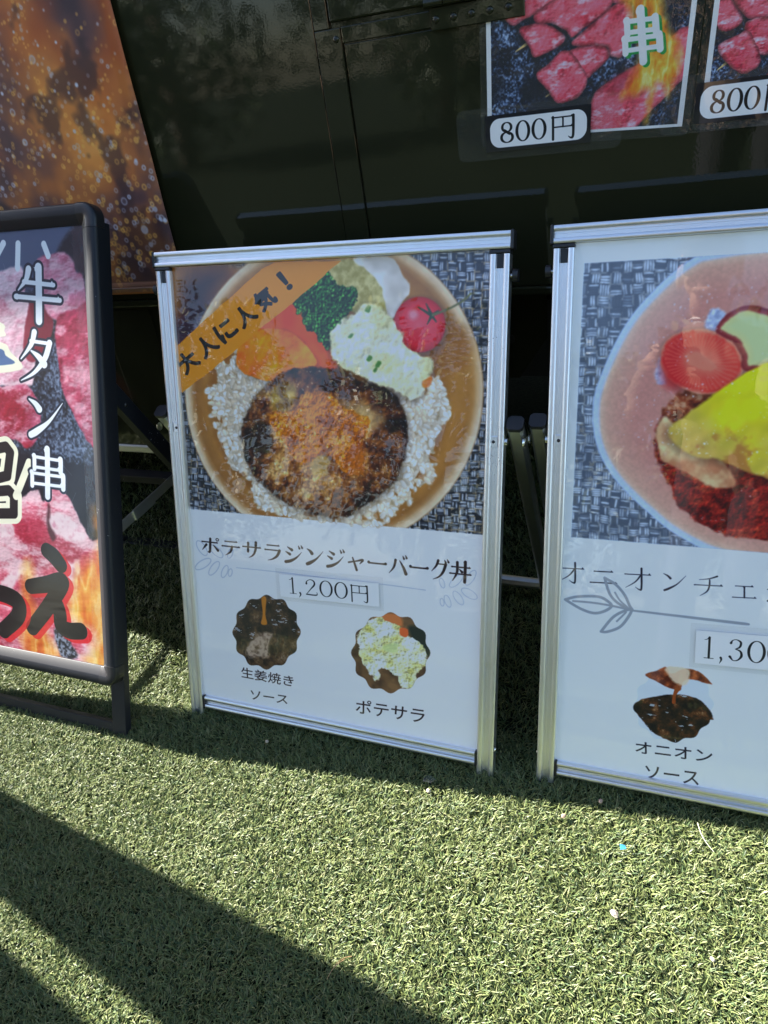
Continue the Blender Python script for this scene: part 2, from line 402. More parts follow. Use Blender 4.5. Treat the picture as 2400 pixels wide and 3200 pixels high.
def print_mat(name, im, coat=1.0, rough=0.45, wrinkle=0.0, weave=0.0, coat_rough=0.02, coat_ior=1.5):
    m, t, b = mat(name, (.8, .8, .8), rough, 0, coat, 0.35, coat_rough)
    b.inputs['Coat IOR'].default_value = coat_ior
    ti = node(t, 'ShaderNodeTexImage'); ti.image = im; ti.extension = 'EXTEND'
    t.links.new(ti.outputs[0], b.inputs['Base Color'])
    tc = node(t, 'ShaderNodeTexCoord')
    if wrinkle:
        mp = node(t, 'ShaderNodeMapping'); mp.inputs['Scale'].default_value = (2.2, 11, 5); t.links.new(tc.outputs['Object'], mp.inputs[0])
        n = node(t, 'ShaderNodeTexNoise', Scale=1.2, Detail=2.5, Distortion=0.6); t.links.new(mp.outputs[0], n.inputs['Vector'])
        bp = bump(t, b, n.outputs[0], wrinkle, 0.010); t.links.new(bp.outputs[0], b.inputs['Coat Normal'])
    elif weave:
        wv = node(t, 'ShaderNodeTexNoise', Scale=1600.0); t.links.new(tc.outputs['Object'], wv.inputs['Vector'])
        bump(t, b, wv.outputs[0], weave, 0.0004)
    return m

# ------------------------------------------------------------------ brush-serif letterforms (x, y down, width) in a unit box
def H(x0, x1, y, w=.045):  return [[(x0, y, w * 1.25), (x0 + .06, y, w), (x1, y, w)], ('poly', [(x1 - .10, y + w * .4), (x1 - .035, y - .075), (x1 + .03, y + w * .4)])]
def V(x, y0, y1, w=.095):  return [[(x - .01, y0, w * 1.1), (x, y0 + .06, w), (x, y1, w)], ('poly', [(x - w * .95, y0 - .02), (x + w * .5, y0 - .01), (x + w * .5, y0 + .06), (x - w * .3, y0 + .06)])]
def D(*p):  return [list(p)]
DAK = D((.74, .04, .03), (.80, .16, .075)) + D((.88, .0, .03), (.94, .12, .075))
GLYPH = {
 'gyu': D((.30, .06, .10), (.24, .26, .075), (.07, .46, .02)) + H(.2, .84, .30, .06) + H(.04, .97, .58, .065) + V(.52, .03, 1.0, .115),
 'ta': D((.42, .03, .10), (.34, .28, .08), (.08, .58, .02)) + H(.34, .80, .21, .055) + D((.80, .20, .10), (.68, .52, .095), (.42, .82, .06), (.08, 1.0, .015)) + D((.34, .40, .03), (.52, .50, .09), (.66, .64, .12)),
 'n': D((.10, .14, .03), (.26, .24, .09), (.36, .36, .12)) + D((.13, .95, .11), (.30, .86, .115), (.62, .62, .06), (.95, .20, .012)),
 'kushi': V(.18, .18, .45, .075) + H(.18, .82, .20, .05) + V(.82, .18, .45, .085) + H(.18, .80, .41, .05) + V(.12, .52, .80, .075) + H(.12, .88, .54, .05) + V(.88, .52, .80, .085) + H(.12, .86, .75, .05) + V(.5, .03, 1.0, .10),
 'en': V(.13, .12, .98, .085) + H(.13, .86, .12, .045) + D((.88, .10, .10), (.88, .86, .09), (.80, .97, .06), (.70, .90, .02)) + V(.5, .14, .50, .06) + H(.15, .86, .50, .045),
 'don': H(.10, .92, .30) + H(.03, .97, .62) + D((.33, .08, .09), (.33, .55, .08), (.14, .97, .02)) + V(.70, .06, .98) + D((.44, .40, .03), (.56, .52, .085)),
 'po': H(.08, .88, .32) + D((.50, .12, .09), (.50, .84, .09), (.40, .90, .03)) + D((.30, .48, .09), (.10, .80, .02)) + D((.68, .48, .03), (.92, .76, .10)) + D((.86, .06, .03), (.94, .10, .03), (.92, .19, .03), (.83, .19, .03), (.80, .11, .03), (.86, .06, .03)),
 'te': H(.18, .80, .17) + H(.05, .95, .45) + D((.56, .46, .09), (.48, .76, .07), (.22, .98, .015)),
 'sa': H(.04, .96, .36) + V(.30, .14, .62, .085) + D((.70, .08, .10), (.69, .50, .085), (.58, .80, .06), (.36, .97, .015)),
 'ra': H(.20, .82, .14) + H(.10, .86, .40) + D((.86, .40, .10), (.74, .70, .085), (.50, .90, .05), (.26, .99, .015)),
 'ji': D((.16, .14, .03), (.40, .28, .105)) + D((.08, .40, .03), (.30, .52, .10)) + D((.10, .96, .105), (.36, .88, .10), (.66, .68, .06), (.92, .36, .012)) + DAK,
 'ya': D((.10, .62, .06), (.50, .52, .05), (.84, .44, .085), (.70, .64, .03)) + D((.30, .36, .05), (.42, .66, .075), (.54, .98, .085)),
 'bar': D((.05, .50, .10), (.14, .53, .06), (.80, .53, .06), (.95, .51, .095)),
 'ba': D((.36, .26, .09), (.28, .62, .07), (.04, .94, .015)) + D((.58, .28, .03), (.78, .58, .085), (.93, .90, .115)) + DAK,
 'gu': D((.40, .08, .09), (.30, .34, .07), (.06, .62, .015)) + H(.34, .78, .24) + D((.80, .24, .10), (.68, .60, .085), (.46, .86, .055), (.16, 1.0, .015)) + DAK,
 'o': H(.04, .94, .32) + D((.62, .06, .09), (.62, .86, .085), (.54, .94, .06), (.40, .84, .015)) + D((.60, .33, .075), (.40, .62, .055), (.04, .88, .015)),
 'ni': H(.16, .82, .24, .06) + H(.03, .97, .80, .06),
 'chi': D((.80, .08, .085), (.52, .20, .05), (.18, .26, .02)) + H(.03, .97, .50) + D((.54, .24, .06), (.53, .52, .08), (.44, .78, .06), (.20, .98, .015)),
 'ye': H(.16, .84, .40) + V(.5, .42, .94, .08) + H(.05, .95, .94),
 'e': D((.36, .00, .17), (.50, .06, .19), (.64, .16, .17)) + D((.02, .44, .17), (.34, .40, .19), (.66, .36, .2), (.38, .66, .19), (.06, .94, .18)) + D((.36, .68, .15), (.52, .62, .19), (.60, .74, .19), (.62, .88, .18), (.78, .93, .19), (.99, .92, .19)),
 'wa': D((.0, .30, .2), (.5, .02, .2), (.9, .2, .22), (.95, .6, .22), (.75, 1.0, .2)),
 'd0': [[(.5 + .36 * math.sin(t * math.pi / 12), .5 - .45 * math.cos(t * math.pi / 12), .045 + .10 * abs(math.sin(t * math.pi / 12)) ** 1.5) for t in range(25)]],
 'd8': [[(.5 + .27 * math.sin(t * math.pi / 10), .26 - .21 * math.cos(t * math.pi / 10), .045 + .08 * abs(math.sin(t * math.pi / 10)) ** 1.5) for t in range(21)],
        [(.5 + .34 * math.sin(t * math.pi / 10), .72 - .23 * math.cos(t * math.pi / 10), .045 + .09 * abs(math.sin(t * math.pi / 10)) ** 1.5) for t in range(21)], [(.36, .40, .12), (.66, .56, .12)]],
 'd1': D((.52, .06, .13), (.52, .94, .13)) + D((.26, .17, .03), (.40, .14, .04), (.5, .06, .08)) + D((.26, .955, .04), (.78, .955, .04)),
 'd2': D((.20, .30, .15), (.24, .16, .06), (.46, .06, .05), (.68, .14, .10), (.70, .34, .13), (.46, .60, .07), (.16, .92, .03)) + D((.16, .92, .08), (.80, .92, .09), (.84, .76, .03)),
 'd3': D((.22, .22, .13), (.30, .10, .05), (.48, .06, .05), (.68, .16, .11), (.64, .36, .10), (.44, .46, .04)) + D((.44, .46, .04), (.68, .54, .10), (.74, .74, .13), (.58, .92, .07), (.36, .95, .05), (.20, .80, .14)),
 'comma': D((.40, .88, .16), (.46, .98, .12), (.30, 1.14, .03)),
}
def quad_row(tl, tr, br, bl, k, n, gap=0.0):
    """cell k of n in a row quad"""
    tl, tr, br, bl = (np.array(q, float) for q in (tl, tr, br, bl)); a, b = (k + gap) / n, (k + 1 - gap) / n
    return [tl + (tr - tl) * a, tl + (tr - tl) * b, bl + (br - bl) * b, bl + (br - bl) * a]

# ------------------------------------------------------------------ food painting helpers
def weave(S, cell, cols, seed=0):
    """basket weave of shiny strands; cell in texels"""
    Y, X = np.mgrid[0:S.h, 0:S.w].astype(np.float32)
    X = X + 14 * (S.noise(150, 2) - .5) + 5 * (S.noise(28, 2) - .5); Y = Y * (1.0 + .10 * Y / S.h) + 14 * (S.noise(150, 2) - .5) + 5 * (S.noise(28, 2) - .5)
    i, j = np.floor(X / cell).astype(int), np.floor(Y / cell).astype(int); fx, fy = X / cell - i, Y / cell - j
    par = (i + j) % 2 == 0
    across = np.where(par, fy, fx); along = np.where(par, fx, fy)
    g = np.random.default_rng(seed + 11); k = (across * 4).astype(int)
    table = g.random((256, 256, 4)).astype(np.float32); sh = table[i % 256, j % 256, k]
    edge = np.minimum(across * 4 - k, k + 1 - across * 4)
    v = np.where(sh > .46, .92, np.where(sh > .30, .35, .08)) * sstep(0, .28, edge) * (.45 + .55 * np.sin(np.clip(along, 0, 1) * math.pi))
    v = v * (.55 + .9 * S.noise(7, 2)) * (.6 + .8 * S.noise(70, 2)); gap = (np.minimum(across, 1 - across) < .07) | (np.minimum(along, 1 - along) < .05)
    c = S.grad(v, [(0, cols[0]), (.35, cols[1]), (.9, cols[2])]); tan = S.noise(9, 2) > .52
    c[gap & tan] = cols[3]; c[gap & ~tan] = cols[0]
    return c
def marbled(S, base, fat, dark, cell=26, thr=.52, seed=0, stretch=None):
    n = S.noise((cell * 2.6, cell * 1.3), 5, .6); n2 = S.noise(cell * 3.2, 4); fine = S.noise((9, 4), 3)
    f = np.clip(sstep(thr - .08, thr + .20, n * .85 + fine * .15), 0, 1) * .85
    c = S.grad(n2 * .8 + fine * .2, [(.28, dark), (.52, base), (.8, base * 1.08)]); c = c * (1 - f[..., None]) + fat * f[..., None]
    return c * S.emb(n2 * 2 + n * .6 + .15 * fine, .9, 3)
def scallop(S, c, rx, ry, lobes=12, rot=0.0, amp=.045):
    pts = []
    for t in range(96):
        a = 2 * math.pi * t / 96; k = 1 + amp * math.cos(lobes * a + rot); pts.append((c[0] + rx * k * math.cos(a), c[1] + ry * k * math.sin(a)))
    return S.poly(pts, 1.0, smooth=False)

# ------------------------------------------------------------------ the prints
INK = RGB(48, 34, 34)
def paint_hamburg(S):
    """rice bowl poster of the middle sign"""
    white = RGB(232, 234, 241); S.a[:] = white
    mmx = S.res / 1000.0
    photo = S.poly(z6((60, 150), (1560, 90), (1560, 1373), (150, 1249)), smooth=False)
    wv = weave(S, 14 * mmx, [RGB(30, 31, 36), RGB(92, 96, 106), RGB(204, 208, 216), RGB(150, 130, 102)])
    yy = np.linspace(0, 1, S.h, dtype=np.float32)[:, None]; far = np.clip(1 - yy / .34, 0, 1)[..., None]
    wv = wv * (1 - far * .5) + (wv * .75 + RGB(70, 82, 108) * .5) * far * .5
    S.mix(photo, wv * (.85 + .3 * S.noise(120, 3))[..., None])
    blur = S.poly(z6((60, 190), (420, 190), (300, 330), (215, 440), (190, 560), (100, 560)), 14)
    n = S.noise(160, 3); S.mix(blur, S.grad(n, [(.2, RGB(42, 26, 40)), (.45, RGB(74, 40, 56)), (.62, RGB(128, 78, 40)), (.8, RGB(165, 120, 44))]))
    S.mix(S.poly(z6((90, 200), (190, 200), (170, 290), (140, 380), (110, 400)), 30), RGB(160, 112, 40), .8)
    S.mix(S.poly(z6((185, 240), (330, 215), (270, 320), (190, 400), (165, 330)), 34), RGB(40, 24, 38), .85)
    # bowl
    def ell(cx, cy, rx, ry, k=64): return z6(*[(cx + rx * math.cos(2 * math.pi * t / k), cy + ry * math.sin(2 * math.pi * t / k)) for t in range(k)])
    bowl = S.poly(ell(822, 733, 657, 692), 1.2, smooth=False) * photo
    dp = S.depth(ell(822, 733, 657, 692), False) / mmx
    rim = S.grad(dp / 60, [(0, RGB(150, 116, 84)), (.05, RGB(226, 206, 180)), (.18, RGB(212, 184, 150)), (.30, RGB(172, 130, 86)), (.42, RGB(150, 104, 58)), (.75, RGB(164, 116, 62)), (1, RGB(138, 92, 48))])
    rim = rim * (.93 + .14 * S.noise(18, 4))[..., None]; S.mix(bowl, rim)
    S.mix(S.poly(z6((1280, 600), (1440, 520), (1450, 760), (1380, 960), (1250, 1160), (1180, 1180), (1290, 950), (1310, 760)), 16) * bowl, RGB(186, 134, 72), .55)
    S.mix(S.poly(z6((1120, 500), (1330, 440), (1420, 480), (1400, 620), (1260, 640)), 12) * bowl, RGB(148, 100, 60), .6)
    # rice
    rice = S.poly(z6((330, 560), (400, 520), (520, 640), (900, 690), (1150, 700), (1270, 680), (1316, 780), (1310, 880), (1265, 980), (1270, 1060), (1200, 1180), (1110, 1230), (1070, 1290), (980, 1330), (800, 1310), (650, 1290), (540, 1260), (470, 1220), (450, 1130), (360, 1070), (330, 960), (285, 860), (275, 740), (300, 690)), 2, 20, 22) * photo
    rice = rice * (1 - sstep(.60, .66, S.noise(34, 3)) * (S.depth(z6((330, 560), (400, 520), (520, 640), (900, 690), (1150, 700), (1270, 680), (1316, 780), (1310, 880), (1265, 980), (1270, 1060), (1200, 1180), (1110, 1230), (1070, 1290), (980, 1330), (800, 1310), (650, 1290), (540, 1260), (470, 1220), (450, 1130), (360, 1070), (330, 960), (285, 860), (275, 740), (300, 690))) < 22 * mmx))
    S.mix(rice, S.grad(S.noise(10, 3), [(.3, RGB(168, 146, 116)), (.6, RGB(206, 194, 178))]))
    S.grains(rice, 2500, 6.8 * mmx, [RGB(240, 234, 226), RGB(232, 224, 214), RGB(246, 242, 236), RGB(218, 202, 178), RGB(226, 212, 192)], 1.9, RGB(186, 164, 136)); S.a = np.where((rice > .2)[..., None], np.clip(S.a * (.86 + .28 * S.noise(44, 3))[..., None], 0, 1), S.a)
    # radish, potato
    S.mix(S.poly(z6((800, 190), (920, 150), (1020, 200), (1060, 330), (1050, 440), (960, 420), (840, 330)), 3, 5) * photo, S.grad(S.noise(12, 4), [(.3, RGB(160, 146, 84)), (.7, RGB(206, 194, 138))]))
    S.mix(S.poly(z6((905, 150), (1060, 140), (1120, 220), (1158, 292), (1100, 380), (1060, 420), (1020, 260), (960, 200)), 2, 6, 30) * photo, S.grad(S.noise(50, 3), [(.3, RGB(196, 188, 180)), (.7, RGB(232, 226, 222))]))
    # carrots
    S.mix(S.poly(z6((480, 470), (560, 410), (640, 350), (690, 430), (760, 500), (830, 600), (826, 640), (760, 640), (640, 560)), 2), S.grad(S.noise(60, 3), [(.3, RGB(206, 72, 24)), (.7, RGB(232, 100, 30))]))
    S.under(z6((392, 610), (408, 520), (480, 470), (580, 462), (650, 490), (720, 560), (746, 610), (700, 640), (640, 634), (560, 690), (470, 672), (420, 650)), 3, 6, 14, .5)
    car = S.poly(z6((392, 610), (408, 520), (480, 470), (580, 462), (650, 490), (720, 560), (746, 610), (700, 640), (640, 634), (560, 690), (470, 672), (420, 650)), 2, 3)
    S.mix(car, S.grad(S.noise(70, 4), [(.25, RGB(214, 102, 8)), (.5, RGB(236, 132, 18)), (.8, RGB(244, 158, 44))]) * S.emb(S.noise(90, 3) * 3 + S.noise(12, 3) * .4, .9, 3))
    # tomato
    td = S.depth(z6(*[(1196 + 114 * math.cos(t * .3), 442 + 122 * math.sin(t * .3)) for t in range(21)])) / mmx
    S.under(z6(*[(1196 + 114 * math.cos(t * .3), 442 + 122 * math.sin(t * .3)) for t in range(21)]), 3, 8, 14, .5)
    tom = S.poly(z6(*[(1196 + 114 * math.cos(t * .3), 442 + 122 * math.sin(t * .3)) for t in range(21)]), 1.5)
    S.mix(tom, S.grad(td / 44, [(0, RGB(168, 30, 44)), (.3, RGB(208, 52, 68)), (1, RGB(230, 92, 104))]))
    S.mix(S.poly(z6((1150, 385), (1175, 375), (1190, 400), (1170, 420), (1150, 410)), 6), RGB(246, 170, 180), .7)
    for a in ((1190, 365), (1225, 350), (1280, 380), (1270, 430), (1230, 440)):
        S.line([q + (r,) for q, r in zip(z6((1250, 402), a), (5, 1.5))], RGB(46, 70, 46))
    S.line([q + (r,) for q, r in zip(z6((1255, 400), (1330, 370), (1390, 335), (1422, 305)), (4, 3, 3, 2.5))], RGB(104, 104, 66))
    # parsley
    par = S.poly(z6((636, 345), (690, 290), (730, 250), (785, 222), (826, 262), (880, 290), (918, 300), (915, 340), (880, 400), (840, 450), (812, 520), (792, 556), (764, 520), (745, 480), (700, 450), (672, 400)), 2, 16, 18, octv=4)
    S.mix(par, S.grad(S.noise(11, 4), [(.3, RGB(14, 40, 16)), (.55, RGB(42, 92, 38)), (.75, RGB(92, 150, 66))]))
    S.grains(par, 420, 3.4 * mmx, [RGB(36, 84, 36), RGB(56, 112, 48), RGB(22, 56, 24), RGB(84, 138, 66)], 1.2, RGB(10, 28, 14)); h = S.worley(5 * mmx, .6)[0]; S.a = np.where((par > .1)[..., None], S.a * S.emb(h, 1.5, 3) * (.7 + .6 * S.noise(30, 2))[..., None], S.a)
    # patty
    pat_pts = z6((600, 650), (700, 632), (830, 640), (930, 690), (1040, 720), (1110, 780), (1145, 880), (1140, 1000), (1105, 1100), (1040, 1180), (950, 1240), (860, 1285), (740, 1275), (640, 1240), (560, 1190), (470, 1110), (430, 1020), (415, 920), (440, 820), (500, 730))
    S.under(pat_pts, 2, 8, 14, .5)
    pat = S.poly(pat_pts, 3, 9, 16, octv=4); pd = S.depth(pat_pts) / mmx
    n = S.noise(20, 5, .72); n2 = S.noise(80, 4); w1, cr = S.worley(11 * mmx, .6)
    n = S.noise(30, 4, .58); v = n * .50 + n2 * .42 + w1 * .06 + np.clip(pd / 60, 0, 1) * .16 - .06 - .06 * (1 - cr) * sstep(.4, .7, n2)
    S.mix(pat, S.grad(v, [(.26, RGB(26, 14, 14)), (.40, RGB(66, 34, 24)), (.50, RGB(112, 66, 34)), (.60, RGB(150, 104, 58)), (.70, RGB(190, 152, 100)), (.82, RGB(214, 186, 140))]) * S.emb(w1 * .45 + n * 1.1 + .2 * S.noise(8, 2), .9, 3) * np.clip(.80 + pd / 40, .80, 1.08)[..., None])
    S.mix(S.poly(z6((430, 900), (520, 870), (560, 960), (520, 1010), (440, 980)), 8, 14), RGB(24, 13, 14), .75)
    S.mix(S.poly(z6((1040, 860), (1130, 850), (1130, 900), (1060, 915)), 6, 8), RGB(24, 13, 14), .75)
    S.mix(S.poly(z6((960, 690), (1080, 740), (1110, 800), (1040, 790)), 8, 12), RGB(34, 18, 18), .6)
    S.mix(S.poly(z6((540, 740), (600, 690), (660, 720), (640, 800), (570, 830)), 8, 8), S.grad(n, [(.3, RGB(112, 82, 20)), (.7, RGB(196, 168, 84))]), .75)
    S.mix(S.poly(z6((850, 760), (960, 790), (1040, 860), (980, 900), (900, 850)), 12, 14), RGB(196, 172, 130), .55)
    top = S.poly(z6((690, 745), (800, 748), (858, 800), (970, 850), (976, 900), (940, 960), (955, 1090), (865, 1092), (830, 1040), (790, 1012), (700, 1050), (650, 1040), (600, 960), (545, 880), (540, 825), (640, 822)), 2, 9, 14, octv=4)
    h = S.noise(9, 4, .6); S.mix(top, S.grad(h * .5 + S.noise(50, 3) * .5, [(.28, RGB(128, 66, 16)), (.45, RGB(170, 98, 24)), (.60, RGB(192, 120, 38)), (.78, RGB(212, 152, 78))]) * S.emb(h, 1.1))
    S.mix(S.poly(z6((730, 1030), (790, 1020), (800, 1080), (770, 1110), (720, 1090)), 4, 8), RGB(196, 166, 100), .7)
    S.mix(S.poly(z6((905, 960), (955, 970), (950, 1090), (870, 1085), (880, 1030)), 3, 5), RGB(156, 82, 28), .5)
    # glistening fat
    sp = (S.noise(5, 2) > .80) & (S.noise(40, 2) > .5); S.mix(pat * sp, RGB(244, 226, 196), .7)
    # potato salad
    sal_pts = z6((960, 348), (1020, 362), (1062, 402), (1120, 480), (1130, 520), (1180, 565), (1255, 604), (1240, 685), (1200, 752), (1168, 772), (1110, 742), (1060, 722), (990, 690), (900, 652), (850, 622), (810, 575), (804, 485), (850, 430), (912, 390))
    S.under(sal_pts, -5, 8, 14, .6)
    sal = S.poly(sal_pts, 3, 8, 16, octv=4); n = S.noise(26, 5, .62); w1, cr = S.worley(13 * mmx, .7); h = S.noise(60, 3) * 2.2 + n * .7 + w1 * .3
    S.mix(sal, S.grad(n * .6 + S.noise(70, 3) * .4, [(.25, RGB(214, 206, 150)), (.45, RGB(234, 227, 186)), (.6, RGB(243, 238, 210)), (.8, RGB(250, 247, 230))]) * S.emb(h, .55, 4))
    for a in ((970, 372), (895, 490), (975, 590), (1000, 640), (1015, 615)):
        S.mix(S.poly(z6((a[0] - 14, a[1] + 8), (a[0], a[1] - 12), (a[0] + 14, a[1] - 4), (a[0] + 2, a[1] + 14)), 2, 5), RGB(60, 110, 52), .85)
    S.mix(S.poly(z6((1210, 690), (1250, 670), (1246, 710), (1215, 720)), 2, 3), RGB(214, 112, 40), .8)
    dome = np.clip(pd / 70, 0, 1); S.a = np.where((pat > .05)[..., None] & (sal < .5)[..., None], S.a * (.90 + .18 * dome)[..., None], S.a)
    S.blur(photo, 1, 2)
    # ribbon
    S.mix(S.poly(z6((110, 556), (250, 424), (370, 318), (500, 198), (560, 170), (850, 162), (640, 345), (520, 440), (400, 545), (285, 640), (150, 742), (120, 742)), 1, 2.5, 40, smooth=False), RGB(232, 140, 40))
    def cell(c, ang, sz):
        ca, sa = math.cos(ang), math.sin(ang); h = sz / 2
        return z6(*[(c[0] + x * ca - y * sa, c[1] + x * sa + y * ca) for x, y in ((-h, -h), (h, -h), (h, h), (-h, h))])
    ang = math.radians(-40)
    for ch, c in zip('大人に人気！', ((178, 605), (262, 535), (345, 468), (430, 402), (515, 330), (603, 250))):
        q = cell(c, ang, 84)
        if ch == '！': q = [np.array(q[0]) * .62 + np.array(q[1]) * .38, np.array(q[0]) * .38 + np.array(q[1]) * .62, np.array(q[3]) * .38 + np.array(q[2]) * .62, np.array(q[3]) * .62 + np.array(q[2]) * .38]
        S.mix(S.text(ch, q, 2.6), RGB(24, 20, 22))
    # leaf ornaments, rule
    grey = RGB(176, 180, 190)
    for cx, cy, sgn in ((205, 285, 1), (1335, 425, -1)):
        for dx, dy, rx, ry, rot in ((-68, -55, 40, 17, 1.0), (0, -40, 40, 17, .75), (66, -30, 24, 11, 1.9), (-62, 20, 42, 18, -.55), (-10, 40, 38, 16, -.95), (40, 55, 30, 13, -1.2), (66, 60, 18, 9, -1.4)):
            pts = []
            for t in range(17):
                a = 2 * math.pi * t / 16; x, y = rx * math.cos(a), ry * math.sin(a)
                pts.append((cx + sgn * (dx + x * math.cos(rot) - y * math.sin(rot)), cy + dy + (x * math.sin(rot) + y * math.cos(rot))))
            S.line([q + (1.8,) for q in z7(*pts)], grey, .8)
    S.line([q + (1.6,) for q in z7((300, 322), (520, 345), (800, 380), (1000, 402), (1190, 428))], grey, .8)
    # title
    names = ['po', 'te', 'sa', 'ra', 'ji', 'n', 'ji', 'ya', 'bar', 'ba', 'bar', 'gu', 'don']
    tl, tr, br, bl = z7((128, 172), (1408, 296), (1404, 396), (126, 250))
    for k, g in enumerate(names):
        S.mix(S.glyph(g, quad_row(tl, tr, br, bl, k, 13, .05 if g != 'don' else -.02), wmul=1.5), INK)
    # little pictures
    m = scallop(S, z7((442, 626))[0], 102, 112); n = S.noise(26, 5, .65)
    S.mix(m, S.grad(n, [(.25, RGB(22, 18, 16)), (.5, RGB(58, 44, 34)), (.68, RGB(96, 74, 54)), (.85, RGB(150, 134, 116))]))
    S.mix(S.poly(z7((350, 700), (400, 640), (470, 630), (450, 690), (440, 740), (360, 740)), 5, 10) * m, S.grad(1 - np.abs(2 * S.noise(16, 3) - 1), [(.3, RGB(86, 66, 54)), (.9, RGB(172, 150, 132))]))
    S.mix((S.noise((16, 6), 3) > .70) * (S.noise(60, 2) > .5) * m, RGB(200, 206, 220), .6)
    S.mix(S.poly(z7((418, 466), (440, 466), (436, 540), (444, 588), (416, 586), (424, 540)), 1.5) * m, RGB(176, 116, 44))
    m = scallop(S, z7((1026, 724))[0], 119, 122)
    S.mix(m, S.grad(S.noise(40, 3), [(.3, RGB(70, 52, 40)), (.7, RGB(130, 100, 70))]))
    S.mix(S.poly(z7((1110, 600), (1200, 620), (1210, 740), (1150, 690)), 6) * m, RGB(26, 38, 36))
    S.mix(S.poly(z7((960, 545), (1060, 540), (1080, 600), (990, 590)), 5) * m, RGB(196, 120, 74))
    S.mix(S.poly(z7((870, 640), (900, 580), (970, 560), (1060, 590), (1100, 640), (1180, 690), (1190, 770), (1150, 830), (1160, 880), (1080, 900), (1060, 840), (990, 800), (960, 850), (930, 830), (880, 740)), 2, 12, 20, octv=4) * m,
          S.grad(S.noise(30, 4, .6), [(.25, RGB(196, 188, 110)), (.42, RGB(224, 218, 164)), (.6, RGB(240, 238, 212)), (.8, RGB(250, 249, 238))]) * S.emb(S.worley(8 * mmx, .7)[0] * .35 + S.noise(24, 4, .6) * .8, 1.1, 3))
    S.mix(S.poly(z7((1070, 606), (1110, 610), (1100, 650), (1072, 640)), 2, 4) * m, RGB(222, 104, 60))
    S.mix(S.poly(z7((990, 690), (1060, 680), (1050, 720), (1000, 720)), 4, 6) * m, RGB(196, 208, 150), .8)
    for s_, q in (('生姜焼き', z7((322, 788), (570, 834), (566, 884), (326, 838))), ('ソース', z7((368, 898), (542, 926), (540, 964), (368, 940))), ('ポテサラ', z7((862, 942), (1188, 988), (1182, 1056), (862, 1006)))):
        S.mix(S.text(s_, q, .25), INK)
    # soft paper mottling
    S.a *= (1 + .02 * (S.noise(120, 3) - .5))[..., None]

